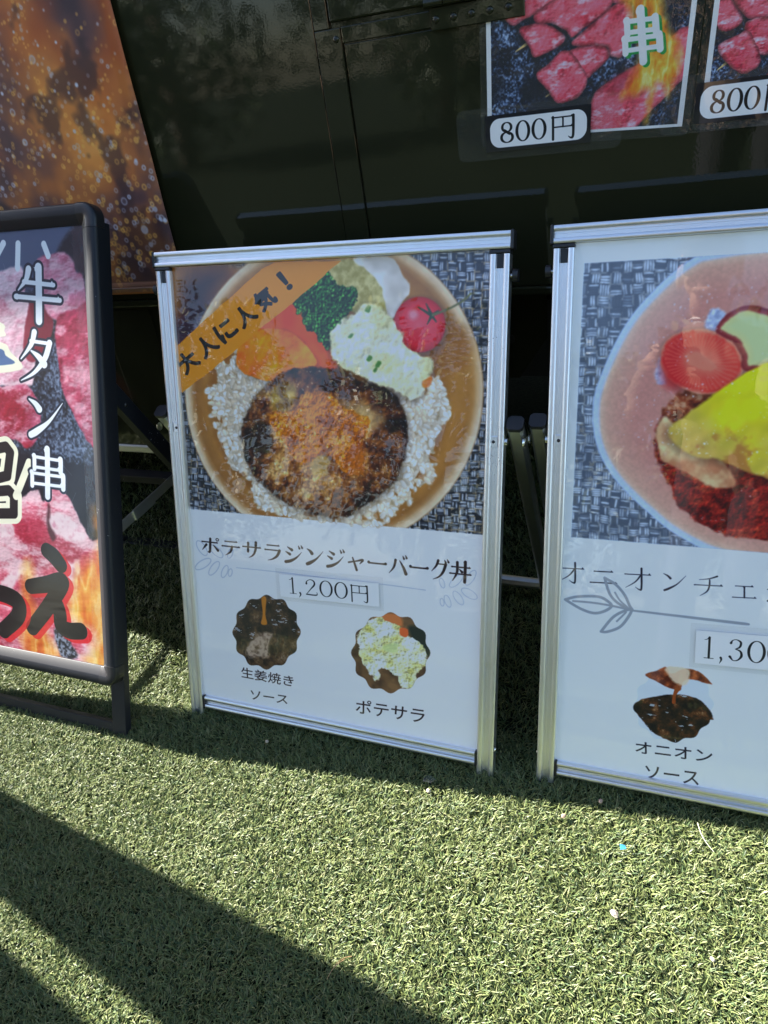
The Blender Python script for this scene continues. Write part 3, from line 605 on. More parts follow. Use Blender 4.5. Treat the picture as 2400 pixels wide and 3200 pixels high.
def paint_onion(S):
    """hamburger plate poster of the right-hand sign"""
    S.a[:] = RGB(220, 230, 244); mmx = S.res / 1000.0
    photo = S.poly(z8((454, 368), (1150, 328), (2400, 245), (2400, 2250), (1250, 2158), (372, 2088)), smooth=False)
    S.mix(photo, weave(S, 15 * mmx, [RGB(84, 92, 106), RGB(124, 134, 150), RGB(206, 216, 230), RGB(140, 144, 150)], 5))
    out = [(1250, 296), (1130, 338), (980, 450), (830, 600), (730, 725), (640, 880), (565, 1050), (520, 1180), (505, 1300), (515, 1450), (560, 1590), (640, 1720), (740, 1830), (860, 1940), (980, 2040), (1150, 2140), (1300, 2200), (1700, 2300), (2300, 2250), (2600, 1300), (2300, 300), (1700, 240)]
    bowl = S.poly(z8(*out), 1.2) * photo; dp = S.depth(z8(*out)) / mmx
    g = S.grad(dp / 60, [(0, RGB(150, 172, 206)), (.03, RGB(196, 212, 238)), (.13, RGB(188, 206, 234)), (.21, RGB(216, 186, 166)), (.36, RGB(206, 164, 148)), (1, RGB(196, 142, 132))])
    S.mix(bowl, g * (.95 + .1 * S.noise(5, 3))[..., None])
    # sauce and patty
    S.mix(S.poly(z8((880, 1520), (900, 1440), (940, 1330), (1000, 1260), (1100, 1180), (1250, 1120), (1500, 1500), (2300, 1560), (2300, 2050), (1700, 2110), (1450, 2096), (1250, 2040), (1060, 1900), (960, 1720)), 3, 8) * photo,
          S.grad(S.noise(24, 5, .66), [(.25, RGB(58, 12, 12)), (.5, RGB(124, 32, 28)), (.7, RGB(160, 62, 44)), (.85, RGB(198, 122, 96))]) * S.emb(S.noise(11, 4, .66), 2.0))
    S.mix(S.poly(z8((950, 1340), (980, 1240), (1080, 1170), (1200, 1130), (1300, 1090), (1380, 1080), (1250, 1230), (1100, 1320), (1000, 1400)), 4, 10) * photo, S.grad(S.noise(15, 5, .7), [(.25, RGB(70, 26, 16)), (.5, RGB(140, 68, 42)), (.75, RGB(196, 150, 120))]))
    # rice flecks
    rr = S.poly(z8((900, 1000), (950, 940), (960, 1110), (910, 1110)), 3, 8) + S.poly(z8((1190, 770), (1260, 660), (1340, 680), (1290, 780)), 3, 8)
    S.mix(np.clip(rr, 0, 1) * photo, S.grad(S.noise(9, 3), [(.3, RGB(150, 160, 190)), (.7, RGB(214, 226, 244))]))
    # carrot slice
    cp = z8(*[(1192 + 262 * math.cos(t * .2992), 985 + 206 * math.sin(t * .2992 + .12)) for t in range(21)])
    S.under(cp, 3, 9, 14, .5); cd_ = S.depth(cp) / mmx; n = S.noise(10, 3)
    S.mix(S.poly(cp, 1.5, 2), S.grad(cd_ / 56 + (n - .5) * .12, [(0, RGB(206, 150, 126)), (.1, RGB(206, 66, 60)), (.35, RGB(204, 74, 66)), (.55, RGB(216, 104, 90)), (.62, RGB(222, 128, 108)), (1, RGB(226, 124, 104))]))
    S.mix(S.poly(z8((935, 1000), (1000, 880), (1080, 850), (1060, 1000), (1080, 1130), (1000, 1160), (940, 1100)), 12), RGB(184, 30, 40), .6)
    cc0 = S.P(z8((1175, 990)))[0]; Yc, Xc = np.mgrid[0:S.h, 0:S.w].astype(np.float32); an = np.arctan2(Yc - cc0[1], Xc - cc0[0]); rad = np.sin(an * 46 + 3 * n) * .5 + .5; S.mix(S.poly(cp, 1.5, 2) * (cd_ > 6) * (cd_ < 44) * rad.astype(np.float32), RGB(232, 150, 128), .35)
    # potato slice
    pp = z8((1280, 790), (1340, 700), (1420, 648), (1520, 634), (1640, 660), (1800, 700), (1800, 1000), (1480, 1045), (1440, 950), (1380, 860))
    pdp = S.depth(pp) / mmx; S.mix(S.poly(pp, 1.5, 2), S.grad(pdp / 18 + (S.noise(30, 4) - .5) * .4, [(0, RGB(110, 24, 36)), (.35, RGB(150, 70, 70)), (.5, RGB(206, 206, 150)), (1, RGB(198, 208, 158))]))
    # onion and cheese
    S.mix(S.poly(z8((910, 1420), (960, 1330), (1040, 1400), (1200, 1500), (1350, 1640), (1400, 1760), (1250, 1770), (1120, 1690), (960, 1620), (920, 1540)), 3, 4) * photo, S.grad(S.noise(40, 4), [(.3, RGB(186, 128, 96)), (.7, RGB(226, 206, 160))]))
    S.under(z8((985, 1440), (1010, 1380), (1080, 1330), (1240, 1210), (1400, 1105), (1520, 1030), (1640, 985), (1800, 980), (2300, 1100), (2300, 1640), (1700, 1720), (1560, 1700), (1430, 1660), (1300, 1600), (1180, 1590), (1060, 1530)), -3, 9, 14, .55)
    ch = S.poly(z8((985, 1440), (1010, 1380), (1080, 1330), (1240, 1210), (1400, 1105), (1520, 1030), (1640, 985), (1800, 980), (2300, 1100), (2300, 1640), (1700, 1720), (1560, 1700), (1430, 1660), (1300, 1600), (1180, 1590), (1060, 1530)), 3, 3)
    Y, X = np.mgrid[0:S.h, 0:S.w].astype(np.float32); c0 = S.P(z8((1500, 1080)))[0]; rr = np.hypot(X - c0[0], Y - c0[1]) / (180 * mmx)
    cc = S.grad(np.clip(rr + (S.noise(60, 3) - .5) * .5, 0, 1), [(0, RGB(224, 222, 34)), (.35, RGB(218, 206, 52)), (.6, RGB(206, 186, 84)), (1, RGB(194, 160, 98))])
    S.mix(ch, cc * S.emb(S.noise(90, 3) * 2.5, .55, 4)); blot = sstep(.58, .70, S.noise(46, 4)) * sstep(.3, .6, rr); S.mix(ch * blot, RGB(168, 96, 62), .6)
    S.mix(ch * ((S.noise(5, 2) > .82) & (S.noise(50, 2) > .5)), RGB(226, 236, 240), .9)
    S.mix(bowl * ((S.noise(4.5, 2) > .83) & (S.noise(60, 2) > .55)) * (dp > 34), RGB(222, 226, 240), .8)
    for x, y in ((1570, 1035), (1555, 1095)): S.mix(S.poly(z8((x, y - 14), (x + 60, y - 20), (x + 70, y + 8), (x + 8, y + 16)), 1.5), RGB(240, 210, 70))
    S.blur(photo, 1, 2)
    # title
    ink = RGB(34, 30, 40)
    rows = [('o', (232, 112, 412, 276)), ('ni', (446, 150, 632, 296)), ('o', (680, 150, 868, 324)), ('n', (930, 180, 1108, 328)), ('chi', (1156, 200, 1352, 362)), ('ye', (1412, 226, 1584, 378))]
    for g_, (x0, y0, x1, y1) in rows:
        sk = .052 * (x1 - x0); S.mix(S.glyph(g_, zr((x0, y0), (x1, y0 + sk), (x1, y1), (x0, y1 - sk)), wmul=.82), ink)
    for g_, (x0, y0, x1, y1) in [('ji', (1640, 250, 1830, 400)), ('bar', (1880, 270, 2060, 420))]:
        S.mix(S.glyph(g_, zr((x0, y0), (x1, y0 + 8), (x1, y1), (x0, y1 - 8)), wmul=.82), ink)
    gr = RGB(150, 154, 162)
    leaf = lambda *p: S.line([q + (4.6,) for q in zr(*p)], gr)
    leaf((276, 378), (360, 358), (500, 358), (570, 392), (590, 425), (540, 458), (470, 470), (380, 440), (276, 378))
    S.line([q + (3.6,) for q in zr((330, 388), (450, 398), (570, 416), (650, 432), (730, 450))], gr)
    leaf((545, 230), (620, 275), (680, 345), (715, 420), (728, 446), (640, 405), (580, 340), (545, 230)); S.line([q + (3.2,) for q in zr((615, 330), (650, 385), (700, 430))], gr)
    leaf((520, 596), (600, 500), (680, 455), (728, 450), (690, 520), (640, 570), (560, 598), (520, 596)); S.line([q + (3.2,) for q in zr((628, 526), (665, 490), (690, 464))], gr)
    S.line([q + (r,) for q, r in zip(zr((730, 452), (1100, 496), (1490, 542), (1512, 545)), (3.6, 4.4, 4.8, 1.5))], gr)
    # little picture
    m = scallop(S, zr((1015, 1100))[0], 121, 112, 12, .4)
    S.mix(m, RGB(206, 214, 234)); n = S.noise(22, 5, .68)
    S.mix(S.poly(zr((736, 1110), (800, 1060), (920, 1032), (1060, 1028), (1180, 1060), (1250, 1120), (1290, 1220), (1250, 1320), (1110, 1362), (960, 1335), (860, 1270), (790, 1190)), 1.5, 4) * np.clip(m + S.poly(zr((736, 1100), (1290, 1100), (1290, 1200), (736, 1180)), 1, smooth=False), 0, 1),
          S.grad(n, [(.25, RGB(16, 12, 10)), (.5, RGB(44, 32, 22)), (.68, RGB(92, 58, 34)), (.85, RGB(170, 140, 110))]))
    S.mix((S.noise((18, 6), 3) > .72) * (S.noise(40, 2) > .5) * m * (S.a.sum(2) < .9), RGB(200, 214, 230), .7)
    S.mix(S.poly(zr((820, 892), (900, 862), (960, 840), (1000, 880), (1100, 850), (1180, 870), (1284, 960), (1170, 930), (1090, 930), (1060, 1000), (1000, 990), (900, 940)), 1.5, 3), S.grad(S.noise(14, 4), [(.3, RGB(84, 36, 16)), (.7, RGB(176, 100, 62))]))
    S.mix(S.poly(zr((960, 840), (1050, 830), (1120, 860), (1110, 960), (1040, 960), (1000, 930)), 3, 6), RGB(226, 204, 178), .9)
    S.line([q + (r,) for q, r in zip(zr((1040, 990), (1022, 1030), (1016, 1080)), (8, 5, 6))], RGB(138, 72, 34))
    for s_, q in (('オニオン', zr((754, 1342), (1280, 1408), (1276, 1490), (756, 1420))), ('ソース', zr((822, 1508), (1186, 1554), (1186, 1644), (826, 1590)))):
        S.mix(S.text(s_, q, .45), ink)
    # stacked second picture, mostly outside the frame of the photograph
    m2 = scallop(S, (2620, 2260), 121, 112); S.mix(m2, S.grad(n, [(.25, RGB(60, 40, 20)), (.6, RGB(150, 110, 60)), (.85, RGB(220, 200, 150))]))

def paint_gyutan(S):
    """skewer poster of the black sign"""
    mmx = S.res / 1000.0
    yy = np.linspace(0, 1, S.h, dtype=np.float32)[:, None] + 0 * np.zeros((S.h, S.w), np.float32)
    S.a[:] = S.grad(yy, [(0, RGB(96, 110, 140)), (.10, RGB(90, 106, 136)), (.2, RGB(60, 70, 92)), (.5, RGB(34, 38, 50)), (1, RGB(26, 28, 38))])
    st = S.poly(z4((180, 700), (300, 560), (640, 220), (640, 1900), (430, 1860), (200, 1800), (-400, 1700), (-400, 900)), 6)
    S.mix(st, S.grad(S.noise(6, 3) * .7 + S.noise(60, 3) * .4, [(.35, RGB(22, 26, 34)), (.55, RGB(56, 66, 84)), (.75, RGB(128, 146, 174))]))
    S.mix(S.poly(z4((400, 400), (520, 240), (700, 210), (640, 560), (540, 560), (470, 440)), 8), S.grad(S.noise(40, 3), [(.3, RGB(22, 26, 38)), (.7, RGB(60, 54, 62))]))
    pk = lambda b, f, d, c=24, th=.5: marbled(S, b, f, d, c, th)
    S.mix(S.poly(z4((-400, 700), (20, 540), (150, 525), (172, 700), (232, 900), (240, 1290), (170, 1335), (0, 1340), (-400, 1320)), 3, 4), pk(RGB(224, 156, 178), RGB(244, 222, 230), RGB(200, 106, 132), 34, .42))
    S.mix(S.poly(z4((200, 780), (255, 700), (300, 790), (370, 900), (330, 1050), (230, 1180), (160, 1080)), 3, 3), RGB(140, 36, 58), .9)
    S.mix(S.poly(z4((250, 480), (330, 432), (450, 415), (500, 480), (522, 550), (562, 556), (584, 640), (582, 800), (480, 832), (372, 884), (300, 780), (285, 620)), 3, 4), pk(RGB(222, 136, 162), RGB(242, 208, 218), RGB(190, 76, 106), 28, .46))
    S.mix(S.poly(z4((400, 862), (520, 802), (760, 790), (760, 1780), (620, 1740), (560, 1640), (440, 1390), (404, 1180), (378, 1000)), 3, 5), pk(RGB(188, 70, 100), RGB(230, 178, 194), RGB(146, 36, 62), 22, .54))
    S.mix(S.poly(z4((440, 1180), (560, 1190), (640, 1300), (640, 1700), (500, 1500), (450, 1380)), 6, 5), pk(RGB(206, 96, 122), RGB(238, 196, 208), RGB(170, 40, 70), 18, .46), .8)
    S.mix(S.poly(z4((-400, 1400), (100, 1335), (205, 1352), (280, 1500), (262, 1690), (180, 1772), (60, 1700), (-400, 1700)), 3, 4), pk(RGB(194, 92, 122), RGB(230, 186, 200), RGB(168, 40, 62), 26, .5))
    # lower picture
    low = S.poly(z4((-600, 1700), (-100, 1790), (300, 1830), (460, 1872), (800, 1920), (800, 3600), (-600, 3400)), 1.5, smooth=False); S.mix(low, RGB(28, 31, 44))
    meat = S.poly(z5((-900, 260), (0, 200), (160, 110), (260, 60), (300, 140), (350, 50), (420, 55), (490, 150), (560, 290), (640, 420), (760, 440), (760, 1400), (-900, 1300)), 3, 7)
    S.mix(meat, marbled(S, RGB(216, 98, 122), RGB(244, 220, 226), RGB(172, 44, 68), 46, .47))
    for p in (((330, 280), (400, 225), (480, 260), (600, 390), (480, 420), (350, 340)), ((0, 300), (80, 290), (90, 380), (0, 400)), ((415, 600), (540, 560), (530, 700), (450, 760), (415, 700)), ((0, 700), (120, 620), (150, 640), (60, 800), (0, 790))):
        S.mix(S.poly(z5(*p), 5, 9), S.grad(1 - np.abs(2 * S.noise(20, 3) - 1), [(.3, RGB(220, 160, 178)), (.8, RGB(242, 222, 226))]), .9)
    S.mix(S.poly(z5((330, 170), (350, 200), (345, 300), (390, 390), (360, 420), (320, 300)), 4, 4), RGB(60, 14, 24), .8)
    # flames
    fn = 1 - np.abs(2 * S.noise((46, 150), 4, .55) - 1)
    fl = S.grad(fn, [(.2, RGB(190, 70, 10)), (.6, RGB(232, 130, 20)), (.88, RGB(246, 190, 60)), (1, RGB(252, 226, 120))])
    S.mix(S.poly(z5((640, 230), (720, 200), (780, 500), (780, 1400), (600, 1300), (640, 1050), (480, 960), (460, 880), (520, 700), (590, 560), (660, 470)), 26, 22, 50), fl, .78)
    S.mix(S.poly(z5((180, 560), (215, 640), (200, 800), (260, 900), (360, 1100), (440, 1240), (200, 1240), (150, 1000), (190, 900), (150, 760)), 22, 16, 40), fl, .7)
    S.mix(S.poly(z5((370, 1030), (470, 1090), (530, 1230), (420, 1220)), 5, 6), S.grad(S.noise(6, 3), [(.4, RGB(30, 30, 40)), (.65, RGB(150, 160, 180))]))
    S.a = (S.a.mean(2, keepdims=True) + (S.a - S.a.mean(2, keepdims=True)) * .88) * .88; S.blur(np.ones((S.h, S.w), np.float32), 1, 2)
    # rays and letters at the left, running out of the photograph
    cream = RGB(226, 226, 206)
    for a, b in (((-20, 430), (20, 355)), ((118, 525), (122, 358)), ((300, 360), (330, 440))): S.line([q + (8,) for q in z4(a, b)], RGB(224, 232, 236))
    S.mix(S.poly(z4((-300, 850), (0, 900), (30, 960), (10, 1000), (-300, 980)), 1.5), cream); S.mix(S.poly(z4((-300, 1000), (10, 1040), (70, 1100), (140, 1230), (-300, 1240)), 1.5), cream)
    S.mix(S.poly(z4((-300, 1050), (-10, 1080), (40, 1130), (85, 1190), (-300, 1195)), 1.5), RGB(88, 112, 146))
    for w_, c in ((24, cream), (12, RGB(30, 30, 34))):
        S.line([q + (w_,) for q in z4((-60, 1780), (40, 1760), (70, 1800), (50, 1960), (-60, 1990))], c, smooth=False)
        S.line([q + (w_,) for q in z5((-60, 80), (60, 70), (95, 110), (95, 230), (-60, 230))], c, smooth=False)
    S.line([q + (10,) for q in z4((200, 1870), (150, 2000), (110, 2100))], cream)
    for g_, q in (('gyu', z4((100, 498), (418, 540), (424, 900), (104, 880))), ('ta', z4((122, 940), (396, 985), (404, 1320), (126, 1300))), ('n', z4((176, 1385), (446, 1400), (446, 1700), (180, 1690))), ('kushi', z4((186, 1752), (470, 1800), (470, 2120), (190, 2090)))):
        S.mix(S.glyph(g_, q, .045, 1.3), RGB(38, 48, 62)); S.mix(S.glyph(g_, q, 0, 1.3), RGB(226, 232, 242))
    for g_, q in (('e', z5((205, 480), (540, 500), (560, 1090), (200, 1050))), ('wa', z5((-330, 760), (150, 770), (150, 1040), (-330, 1030)))):
        f = np.array([14, 14]) ; q2 = [(a + 14, b + 12) for a, b in q]
        S.mix(S.glyph(g_, q2, .02), RGB(178, 22, 34), .75); S.mix(S.glyph(g_, q, .02), RGB(26, 25, 27))
    # scratches
    g = np.random.default_rng(8)
    for i in range(70):
        x, y = g.uniform(0, S.w), g.uniform(0, S.h); L = g.uniform(5, 40) * mmx; a = g.normal(1.2, .7)
        S.mix(S.stroke_mask(np.array([(x, y, .35), (x + L * math.cos(a), y + L * math.sin(a), .3)])), RGB(225, 225, 230), .35)

def paint_banner(S):
    n = S.noise(260, 4, .5); n2 = S.noise(120, 4); mmx = S.res / 1000.0
    S.a[:] = S.grad(n * .62 + n2 * .38, [(.28, RGB(58, 50, 62)), (.40, RGB(104, 78, 78)), (.48, RGB(168, 112, 74)), (.58, RGB(216, 152, 86)), (.74, RGB(246, 204, 132))])
    yy = np.linspace(0, 1, S.h)[:, None]; S.a *= (1 - .0 * yy)[..., None]
    r = sstep(.5, .72, S.noise(200, 3)); S.mix(r.astype(np.float32), RGB(150, 66, 34), .45)
    r = sstep(.52, .68, S.noise(80, 4)); S.mix(r.astype(np.float32), RGB(54, 44, 52), .6)
    g = np.random.default_rng(12)
    for i in range(4200):
        x, y = g.uniform(0, S.w), g.uniform(0, S.h); q = (y / S.h); rad = (1.7 + 6.0 * max(q - .35, 0) + g.exponential(.8)) * mmx
        if g.random() > .35 + .65 * (math.sin(x / 70) * math.sin(y / 90 + x / 200) > -.2): continue
        warm = g.random() < .35 + .35 * q; c = RGB(236, 190, 110) if warm else RGB(206, 218, 238)
        R = int(rad) + 3; x0, x1, y0, y1 = max(int(x) - R, 0), min(int(x) + R, S.w), max(int(y) - R, 0), min(int(y) + R, S.h)
        if x1 <= x0 or y1 <= y0: continue
        X, Y = np.meshgrid(np.arange(x0, x1) - x, np.arange(y0, y1) - y); d = np.hypot(X * 1.0, Y)
        ring = np.exp(-((d - rad * .82) / (.16 * rad + .45)) ** 2); fillm = np.clip((rad - d), 0, 1)
        m = (np.clip(ring * g.uniform(.3, .9) + fillm * g.choice([.15, .2, .5, .95], p=[.45, .25, .18, .12]), 0, 1))[..., None] * g.uniform(.45, 1)
        S.a[y0:y1, x0:x1] = S.a[y0:y1, x0:x1] * (1 - m) + c * m
    S.blur(np.ones((S.h, S.w), np.float32), 1, 1); S.a *= np.array((.90, .87, .86), np.float32)
    b = S.h - int(.026 * S.res); S.a[b:] = S.a[b:] * .45 + RGB(196, 150, 130) * .55
    S.a[b:b + 2] *= .75; S.a[-int(.004 * S.res):] = RGB(172, 116, 80)

def paint_skewer(S, which):
    mmx = S.res / 1000.0; n = S.noise(5, 3) * .65 + S.noise(60, 3) * .45
    S.a[:] = S.grad(n, [(.42, RGB(18, 20, 30)), (.58, RGB(40, 48, 66)), (.72, RGB(104, 122, 152)), (.85, RGB(170, 186, 208))])
    dk = S.noise(90, 3); S.mix(sstep(.5, .62, dk).astype(np.float32), RGB(20, 22, 32), .8)
    mk = lambda: marbled(S, RGB(212, 98, 112), RGB(240, 180, 190), RGB(176, 56, 72), 14, .56)
    def stick(p): S.line([q + (r,) for q, r in zip(z3(*p), (6.0, 1.2))], RGB(214, 186, 128))
    def piece(*p):
        d = S.depth(z3(*p)) / mmx; m = S.poly(z3(*p), 1.4, 3, 14)
        S.mix(S.poly(z3(*[(x - 8, y + 14) for x, y in p]), 5), RGB(12, 12, 18), .6)
        c = mk() * (np.clip(.55 + d / 11, .55, 1.05))[..., None]; S.mix(m, c)
    if which == 0:
        stick(((310, 62), (247, 106))); stick(((430, 212), (350, 268))); stick(((560, 464), (506, 502)))
        piece((1000, -250), (1150, -160), (1050, -40), (860, 20), (760, -60))
        piece((255, -10), (320, 130), (400, 100), (490, 50), (560, -20), (420, -120))
        piece((445, 78), (520, 15), (640, -40), (845, -20), (820, 60), (700, 150), (640, 196), (610, 160), (530, 122), (460, 122))
        piece((640, 222), (760, 110), (900, 5), (960, 60), (935, 200), (900, 292), (840, 290), (820, 240), (700, 240))
        piece((368, 152), (480, 118), (580, 160), (606, 205), (560, 250), (450, 300), (420, 240))
        piece((620, 272), (700, 240), (812, 240), (836, 292), (760, 372), (716, 410), (660, 360))
        piece((455, 390), (520, 330), (585, 266), (640, 272), (690, 340), (724, 410), (680, 500), (570, 536), (525, 480))
        piece((746, 512), (820, 430), (980, 330), (1120, 230), (1200, 150), (1290, 150), (1290, 330), (1190, 440), (1060, 570), (940, 680), (740, 700))
        S.mix(S.poly(z3((790, 470), (960, 350), (1050, 420), (1000, 520), (900, 520)), 14, 8), RGB(120, 30, 46), .55)
        fn = 1 - np.abs(2 * S.noise((26, 90), 4, .55) - 1); fl = S.grad(fn, [(.2, RGB(188, 84, 20)), (.6, RGB(234, 150, 34)), (.88, RGB(246, 200, 80)), (1, RGB(252, 232, 150))])
        S.mix(S.poly(z3((900, -60), (1080, -60), (1130, 90), (1185, 190), (1196, 280), (1150, 500), (1090, 440), (1030, 630), (1044, 500), (1000, 470), (900, 500), (950, 400), (990, 250), (960, 120)), 14, 14, 30), fl, .82)
        S.blur(np.ones((S.h, S.w), np.float32), 1, 2)
        q = z3((884, 62), (1112, 34), (1132, 300), (894, 334))
        S.mix(S.glyph('kushi', [(a + 9, b + 6) for a, b in q], .012, 1.5), RGB(20, 128, 62)); S.mix(S.glyph('kushi', q, .012, 1.5), RGB(240, 242, 246))
    else:
        stick(((1390, 112), (1325, 155))); stick(((1475, 300), (1395, 364)))
        piece((1350, 50), (1380, 0), (1480, -20), (1530, 100), (1440, 165), (1360, 100)); piece((1480, -30), (1640, -40), (1700, 60), (1580, 100), (1520, 60))
        piece((1540, 130), (1600, 90), (1720, 100), (1760, 200), (1640, 290), (1560, 230)); piece((1400, 235), (1500, 180), (1560, 160), (1620, 290), (1600, 350), (1520, 385), (1430, 310))
        piece((1700, 150), (1900, 50), (2000, 200), (1850, 330), (1720, 300)); piece((1640, 390), (1800, 330), (1950, 380), (1900, 480), (1700, 470))
    edge = int(.007 * S.res); S.a[:, :edge] = RGB(226, 230, 238); S.a[:, -edge:] = RGB(226, 230, 238); S.a[-edge // 2:] = RGB(226, 230, 238); S.a[:edge] = RGB(226, 230, 238)

def paint_price(S, glyphs, rounded=True, ink=RGB(14, 14, 18), paper=RGB(228, 236, 236), wm=1.0):
    if rounded:
        S.a[:] = RGB(16, 18, 26); r = .30 * S.h; x0, y0, x1, y1 = .045 * S.w, .10 * S.h, .965 * S.w, .90 * S.h
        pts = [(cx + r * math.cos(a), cy + r * math.sin(a)) for cx, cy, a0 in ((x1 - r, y1 - r, 0), (x0 + r, y1 - r, 90), (x0 + r, y0 + r, 180), (x1 - r, y0 + r, 270)) for a in np.radians(np.linspace(a0, a0 + 90, 8))]
        S.mix(S.poly(pts, .8, smooth=False, tex=True), RGB(222, 226, 238))
    else: S.a[:] = paper
    for g_, (x0, y0, x1, y1) in glyphs:
        f = lambda u, v: np.array((u * S.w, v * S.h)); old = S.quad, S.P
        A = [f(x0, y0), f(x1, y0), f(x1, y1), f(x0, y1)]; S.P = lambda pts: np.array(A)
        m = S.glyph(g_, A, 0, wm); del S.P
        S.mix(m, ink)

# ------------------------------------------------------------------ ground and turf
def ground_mat():
    m, t, b = mat('turf_backing', (0.02, 0.03, 0.015), 0.95, spec=0.08)
    tc = node(t, 'ShaderNodeTexCoord'); n = node(t, 'ShaderNodeTexNoise', Scale=90.0, Detail=5.0); t.links.new(tc.outputs['Object'], n.inputs['Vector'])
    t.links.new(ramp(t, n.outputs[0], [(0.35, (0.008, 0.012, 0.007)), (0.65, (0.022, 0.030, 0.016))]), b.inputs['Base Color']); return m
g = mesh('ground', [(-60, -60, 0), (60, -60, 0), (60, 60, 0), (-60, 60, 0)], [(0, 1, 2, 3)])
tag(link('ground', g, ground_mat()), kind='structure')

def blade_mat():
    m, t, b = mat('turf_blades', (0.1, 0.14, 0.06), 0.5, 0.0, 0.0, 0.35)
    at = node(t, 'ShaderNodeAttribute'); at.attribute_name = 'tint'
    t.links.new(at.outputs[0], b.inputs['Base Color'])
    tl = node(t, 'ShaderNodeBsdfTranslucent'); t.links.new(at.outputs[0], tl.inputs[0])
    mx = node(t, 'ShaderNodeMixShader'); mx.inputs[0].default_value = 0.14
    t.links.new(b.outputs[0], mx.inputs[1]); t.links.new(tl.outputs[0], mx.inputs[2])
    t.links.new(mx.outputs[0], t.nodes['Material Output'].inputs[0]); return m
M_BLADE = blade_mat()
def turf(name, x0, x1, y0, y1, per_m2, segs, label, seed, size=1.0):
    g = np.random.default_rng(seed); n = int((x1 - x0) * (y1 - y0) * per_m2)
    # rows of small tufts: a jittered lattice, a few blades each
    nx = int(math.sqrt(n * (x1 - x0) / (y1 - y0))); ny = n // nx; n = nx * ny
    ix, iy = np.meshgrid(np.arange(nx), np.arange(ny)); ix, iy = ix.ravel(), iy.ravel()
    px = x0 + (ix + g.uniform(-.3, 1.3, n)) * (x1 - x0) / nx; py = y0 + (iy + g.uniform(-.3, 1.3, n)) * (y1 - y0) / ny
    flow = 2.2 * np.sin(px * 61 + 2.1 * np.sin(py * 43)) + 2.0 * np.cos(py * 67 + 1.7 * np.sin(px * 39))
    az = flow + g.normal(0, 1.5, n); L = g.uniform(.010, .021, n) * size; wd = g.uniform(.00065, .00100, n) * size
    lean0 = g.uniform(.20, .80, n); lean1 = lean0 + g.uniform(.45, 1.25, n)
    P = np.zeros((n, segs + 1, 3)); P[:, 0] = np.stack([px, py, np.full(n, .001)], 1)
    for s in range(segs):
        le = lean0 + (lean1 - lean0) * (s + .5) / segs
        d = np.stack([np.sin(le) * np.cos(az), np.sin(le) * np.sin(az), np.cos(le)], 1); P[:, s + 1] = P[:, s] + d * (L / segs)[:, None]
    sd = az + np.pi / 2 + g.normal(0, .5, n); side = np.stack([np.cos(sd), np.sin(sd), g.normal(0, .25, n)], 1) * wd[:, None]
    taper = [1.0, 1.0, .9, .62, .4][:segs] + [.18]
    V = np.empty((n, segs + 1, 2, 3), np.float32)
    for s in range(segs + 1): V[:, s, 0] = P[:, s] - side * taper[s]; V[:, s, 1] = P[:, s] + side * taper[s]
    vi = np.arange(n * (segs + 1) * 2).reshape(n, segs + 1, 2)
    q = np.stack([vi[:, :-1, 0], vi[:, :-1, 1], vi[:, 1:, 1], vi[:, 1:, 0]], -1).reshape(-1, 4)
    me = bpy.data.meshes.new(name); me.vertices.add(V.size // 3); me.vertices.foreach_set('co', V.ravel())
    me.loops.add(q.size); me.loops.foreach_set('vertex_index', q.ravel().astype(np.int32))
    me.polygons.add(len(q)); me.polygons.foreach_set('loop_start', np.arange(0, q.size, 4, dtype=np.int32))
    me.polygons.foreach_set('use_smooth', np.ones(len(q), bool)); me.update(calc_edges=True)
    pal = np.array([(.138, .168, .055), (.108, .143, .048), (.168, .188, .074), (.068, .107, .039), (.196, .203, .094), (.045, .078, .030)], np.float32)
    c = pal[g.choice(6, n, p=[.30, .24, .18, .14, .06, .08])] * g.uniform(.85, 1.15, (n, 1)).astype(np.float32)
    ca = me.color_attributes.new('tint', 'FLOAT_COLOR', 'POINT'); full = np.ones((n, (segs + 1) * 2, 4), np.float32); full[..., :3] = c[:, None]
    ca.data.foreach_set('color', full.ravel())
    return tag(link(name, me, M_BLADE), label, 'turf', kind='stuff')
turf('turf', -0.60, 1.25, -0.70, 0.10, 150000, 3, 'short olive green artificial turf covering the ground in front of the signs', 21, .92)
turf('turf', -0.60, 1.25, 0.10, 1.30, 45000, 2, 'dark artificial turf in the shade behind the signs and under the truck', 24, 1.25)
turf('turf', -1.60, -0.60, -1.3, 1.3, 16000, 2, 'artificial turf at the left beyond the black sign', 22, 1.7)
turf('turf', 1.25, 2.4, -1.3, 1.3, 16000, 2, 'artificial turf at the right past the plate sign', 23, 1.7)
turf('turf', -0.60, 1.25, -1.5, -0.70, 16000, 2, 'artificial turf where the viewer stands', 25, 1.7)

# ------------------------------------------------------------------ the truck
TY = 0.478
def tpt(p, y=TY): return on_plane(p, (0, y, 0), np.array([0, 1.0, 0]))
T = empty('food_truck', Matrix.Translation((0.6, 1.4, 0)))
tag(T, 'dark olive green food truck body standing behind the menu signs', 'truck')
def tb(name, lo, hi, mt=M_TRUCK, bevel=.002, parent=T):
    o = np.array((0.6, 1.4, 0)); return link(name, box_mesh(name, np.array(lo) - o, np.array(hi) - o, bevel), mt, parent)
body = tb('body', (-1.70, TY + .004, .712), (3.1, 2.30, 1.45), bevel=.01)
tb('upper_body', (-.90, TY + .004, 1.4505), (3.1, 2.30, 2.15), bevel=.01)
XS0, XS1, XS2 = .307, .335, .3525          # flat strip and seams of the side
tb('side_panel', (-1.69, TY - .0005, .728), (XS0 - .0012, TY + .02, 1.44), bevel=.0012)
tb('side_panel', (-.89, TY - .0005, 1.4515), (XS0 - .0012, TY + .02, 2.14), bevel=.0012)
